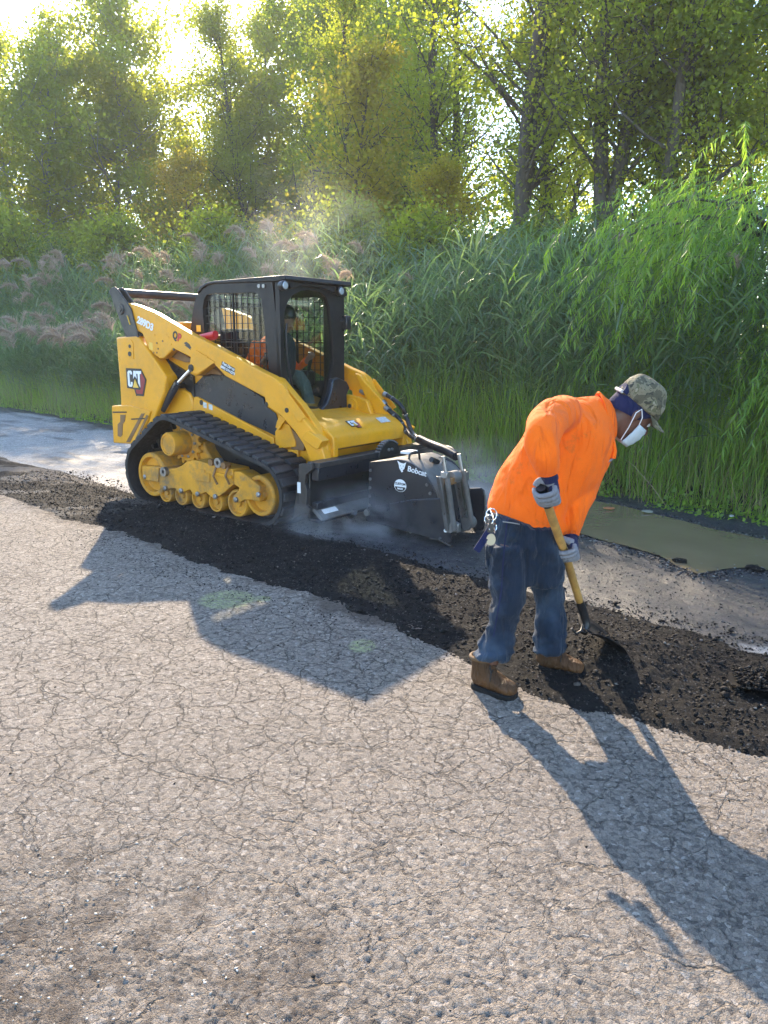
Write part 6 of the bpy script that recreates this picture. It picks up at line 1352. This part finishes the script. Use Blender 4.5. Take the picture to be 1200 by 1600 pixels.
# ---------- the operator in the cab (local measures of the loader)
OP = None
b = mb(); 
def L3(x, y, z): return Vector((x, -y, z))
def opm(p): return LDM @ L3(*p)
LDM = Matrix.Translation((MTX, MTY, 0)) @ Matrix.Rotation(MYAW, 4, 'Z')
hx, hz = mside(447, 499, .02)
hy = .02; 
b = MB(); hd = opm((hx, hy, hz)); fw = (opm((hx+.1, hy+.02, hz-.05))-hd).normalized(); sd = fw.cross(Vector((0, 0, 1))).normalized(); up = sd.cross(fw)
loft(b, [(hd-up*.115+fw*.03, fw*.03, sd*.026), (hd-up*.08+fw*.02, fw*.065, sd*.05), (hd, fw*.09, sd*.072), (hd+up*.06, fw*.088, sd*.072), (hd+up*.11, fw*.05, sd*.045)], 18)
loft(b, [(hd+fw*.085+up*.01, fw*.012, sd*.01), (hd+fw*.105-up*.025, fw*.014, sd*.016), (hd+fw*.085-up*.04, fw*.01, sd*.014)], 8)
for sg in (1, -1): loft(b, [(hd+sd*sg*.070, fw*.014, up*.026), (hd+sd*sg*.086-fw*.008, fw*.016, up*.03)], 10)
chx, chz = mside(405, 545, .04)
hip = opm((.52, 0, 1.17)); chest = opm((.72, .0, 1.44)); neck = opm((hx-.06, 0, hz-.14))
limb(b, [hd-up*.06, neck, chest], [.05, .055, .12]); limb(b, [chest, hip], [.14, .13])
for sg in (1, -1):
    sh_ = opm((.74, sg*.19, 1.50)); el = opm((.78, sg*.30, 1.26)); wr_ = opm((.98, sg*.30, 1.40)); limb(b, [sh_, el, wr_], [.045, .04, .03]); limb(b, [wr_, opm((1.01, sg*.30, 1.43))], [(.035, .03), (.03, .03)])
    limb(b, [opm((.52, sg*.09, 1.16)), opm((.98, sg*.13, 1.20)), opm((1.10, sg*.13, .92))], [.075, .06, .045])
OB = fuse(b, 'person', surf('tan_skin', (.30, .16, .10), .5), None, .008, 3); tag(OB, 'operator in orange and dark clothes leaning forward inside the black cab', 'person')
b = MB(); limb(b, [neck+(chest-neck)*.2, chest, (chest+hip)/2, hip], [(.10, .17), (.15, .20), (.15, .19), (.15, .18)], 18)
for sg in (1,): limb(b, [opm((.74, sg*.17, 1.52)), opm((.76, sg*.30, 1.27)), opm((.92, sg*.30, 1.36))], [.07, .06, .045], 14)
limb(b, [opm((.74, -.17, 1.52)), opm((.76, -.30, 1.27)), opm((.92, -.30, 1.36))], [.07, .06, .045], 14)
fuse(b, 'jacket', ORANGE, OB, .012, 4, .015, .1)
b = MB(); f0 = opm((.90, .0, 1.50)); limb(b, [neck, (neck+opm((.95, .0, 1.4)))/2, opm((.92, .02, 1.28)), opm((.80, .02, 1.15))], [(.07, .12), (.10, .15), (.11, .16), (.10, .16)], 16); fuse(b, 'vest', clothmat('dark_vest', (.03, .035, .04)), OB, .012, 4)
b = MB()
for sg in (1, -1): limb(b, [opm((.50, sg*.09, 1.16)), opm((.98, sg*.13, 1.20)), opm((1.12, sg*.13, .90))], [.09, .075, .06])
fuse(b, 'trousers', clothmat('faded_camouflage', (.12, .14, .12), .4), OB, .012, 4)
for sg in (1, -1):
    b = MB(); a = opm((1.08, sg*.13, .88)); c = opm((1.22, sg*.13, .885)); limb(b, [a, (a+c)/2, c], [.045, .042, .032]); b.build('shoe', M['blackprint'], OB, smooth=True, auto=80)
b = MB(); loft(b, [(hd+up*.03-fw*.01, fw*.098, sd*.082), (hd+up*.075-fw*.01, fw*.096, sd*.080), (hd+up*.125-fw*.01, fw*.05, sd*.045)], 18); b.build('dark_hair', M['blackprint'], OB, smooth=True, auto=80)
# ================================================================== air and smoke
def volume_box(name, x0, x1, y0, y1, z0, z1, mat, label):
    b = MB(); b.box(x0, x1, y0, y1, z0, z1); o = b.build(name, mat); tag(o, label, None, None, 'stuff'); return o
m = bpy.data.materials.new('hazy_air'); m.use_nodes = True; t = m.node_tree; t.nodes.remove(t.nodes['Principled BSDF']); v = t.nodes.new('ShaderNodeVolumePrincipled')
v.inputs['Color'].default_value = (.92, .95, 1, 1); v.inputs['Density'].default_value = .0010; v.inputs['Anisotropy'].default_value = .35
t.links.new(v.outputs[0], t.nodes['Material Output'].inputs['Volume'])
volume_box('haze', -95, 95, -12, 85, -1.2, 22, m, 'thin dusty haze in the evening air')
def smoke(name, c, r, dens, label, scale=1.6, seed=0., aniso=.3, rot=(0, 0, 0)):
    m = bpy.data.materials.new('drifting_'+name); m.use_nodes = True; t = m.node_tree; t.nodes.remove(t.nodes['Principled BSDF']); g = NT(t)
    v = t.nodes.new('ShaderNodeVolumePrincipled'); v.inputs['Color'].default_value = (.93, .95, 1, 1); v.inputs['Anisotropy'].default_value = aniso
    tc = g.n('TexCoord'); ln = g.n('VectorMath', operation='LENGTH'); t.links.new(tc.outputs['Object'], ln.inputs[0]); fall = g.ramp(ln.outputs['Value'], [(0, 1.), (.5, .45), (.97, 0.)])
    mp = g.n('Mapping'); mp.inputs['Location'].default_value = (seed, seed, 0); mp.inputs['Scale'].default_value = tuple(scale*x for x in r); t.links.new(tc.outputs['Object'], mp.inputs[0])
    n = g.ramp(g.noise(mp.outputs[0], 1., 4, .6, .6), [(.44, 0.), (.68, 1.)])
    t.links.new(g.math('MULTIPLY', g.math('MULTIPLY', fall, n), dens), v.inputs['Density']); t.links.new(v.outputs[0], t.nodes['Material Output'].inputs['Volume'])
    bm = bmesh.new(); bmesh.ops.create_icosphere(bm, subdivisions=3, radius=1); me = bpy.data.meshes.new(name); bm.to_mesh(me); bm.free(); me.materials.append(m)
    o = link(name, me); o.location = c; o.scale = r; o.rotation_euler = rot; tag(o, label, None, None, 'stuff'); return o
smoke('dust', at_depth(478, 365, 10.6), (1.15, 1.0, 1.05), .36, 'grey dust hanging over the loader cab')
smoke('steam', at_depth(560, 815, 6.3), (.95, .6, .36), 4.6, 'bluish steam and dust rising round the planer drum', 3.2, 3.)
smoke('dust', at_depth(735, 745, 7.4), (.85, .7, .45), 2.0, 'thin dust drifting past the front of the planer', 2.6, 7.)
smoke('dust', at_depth(90, 620, 15.5), (3.4, 2.2, .7), .05, 'pale dust blown along the far left of the road', 1.0, 11.)
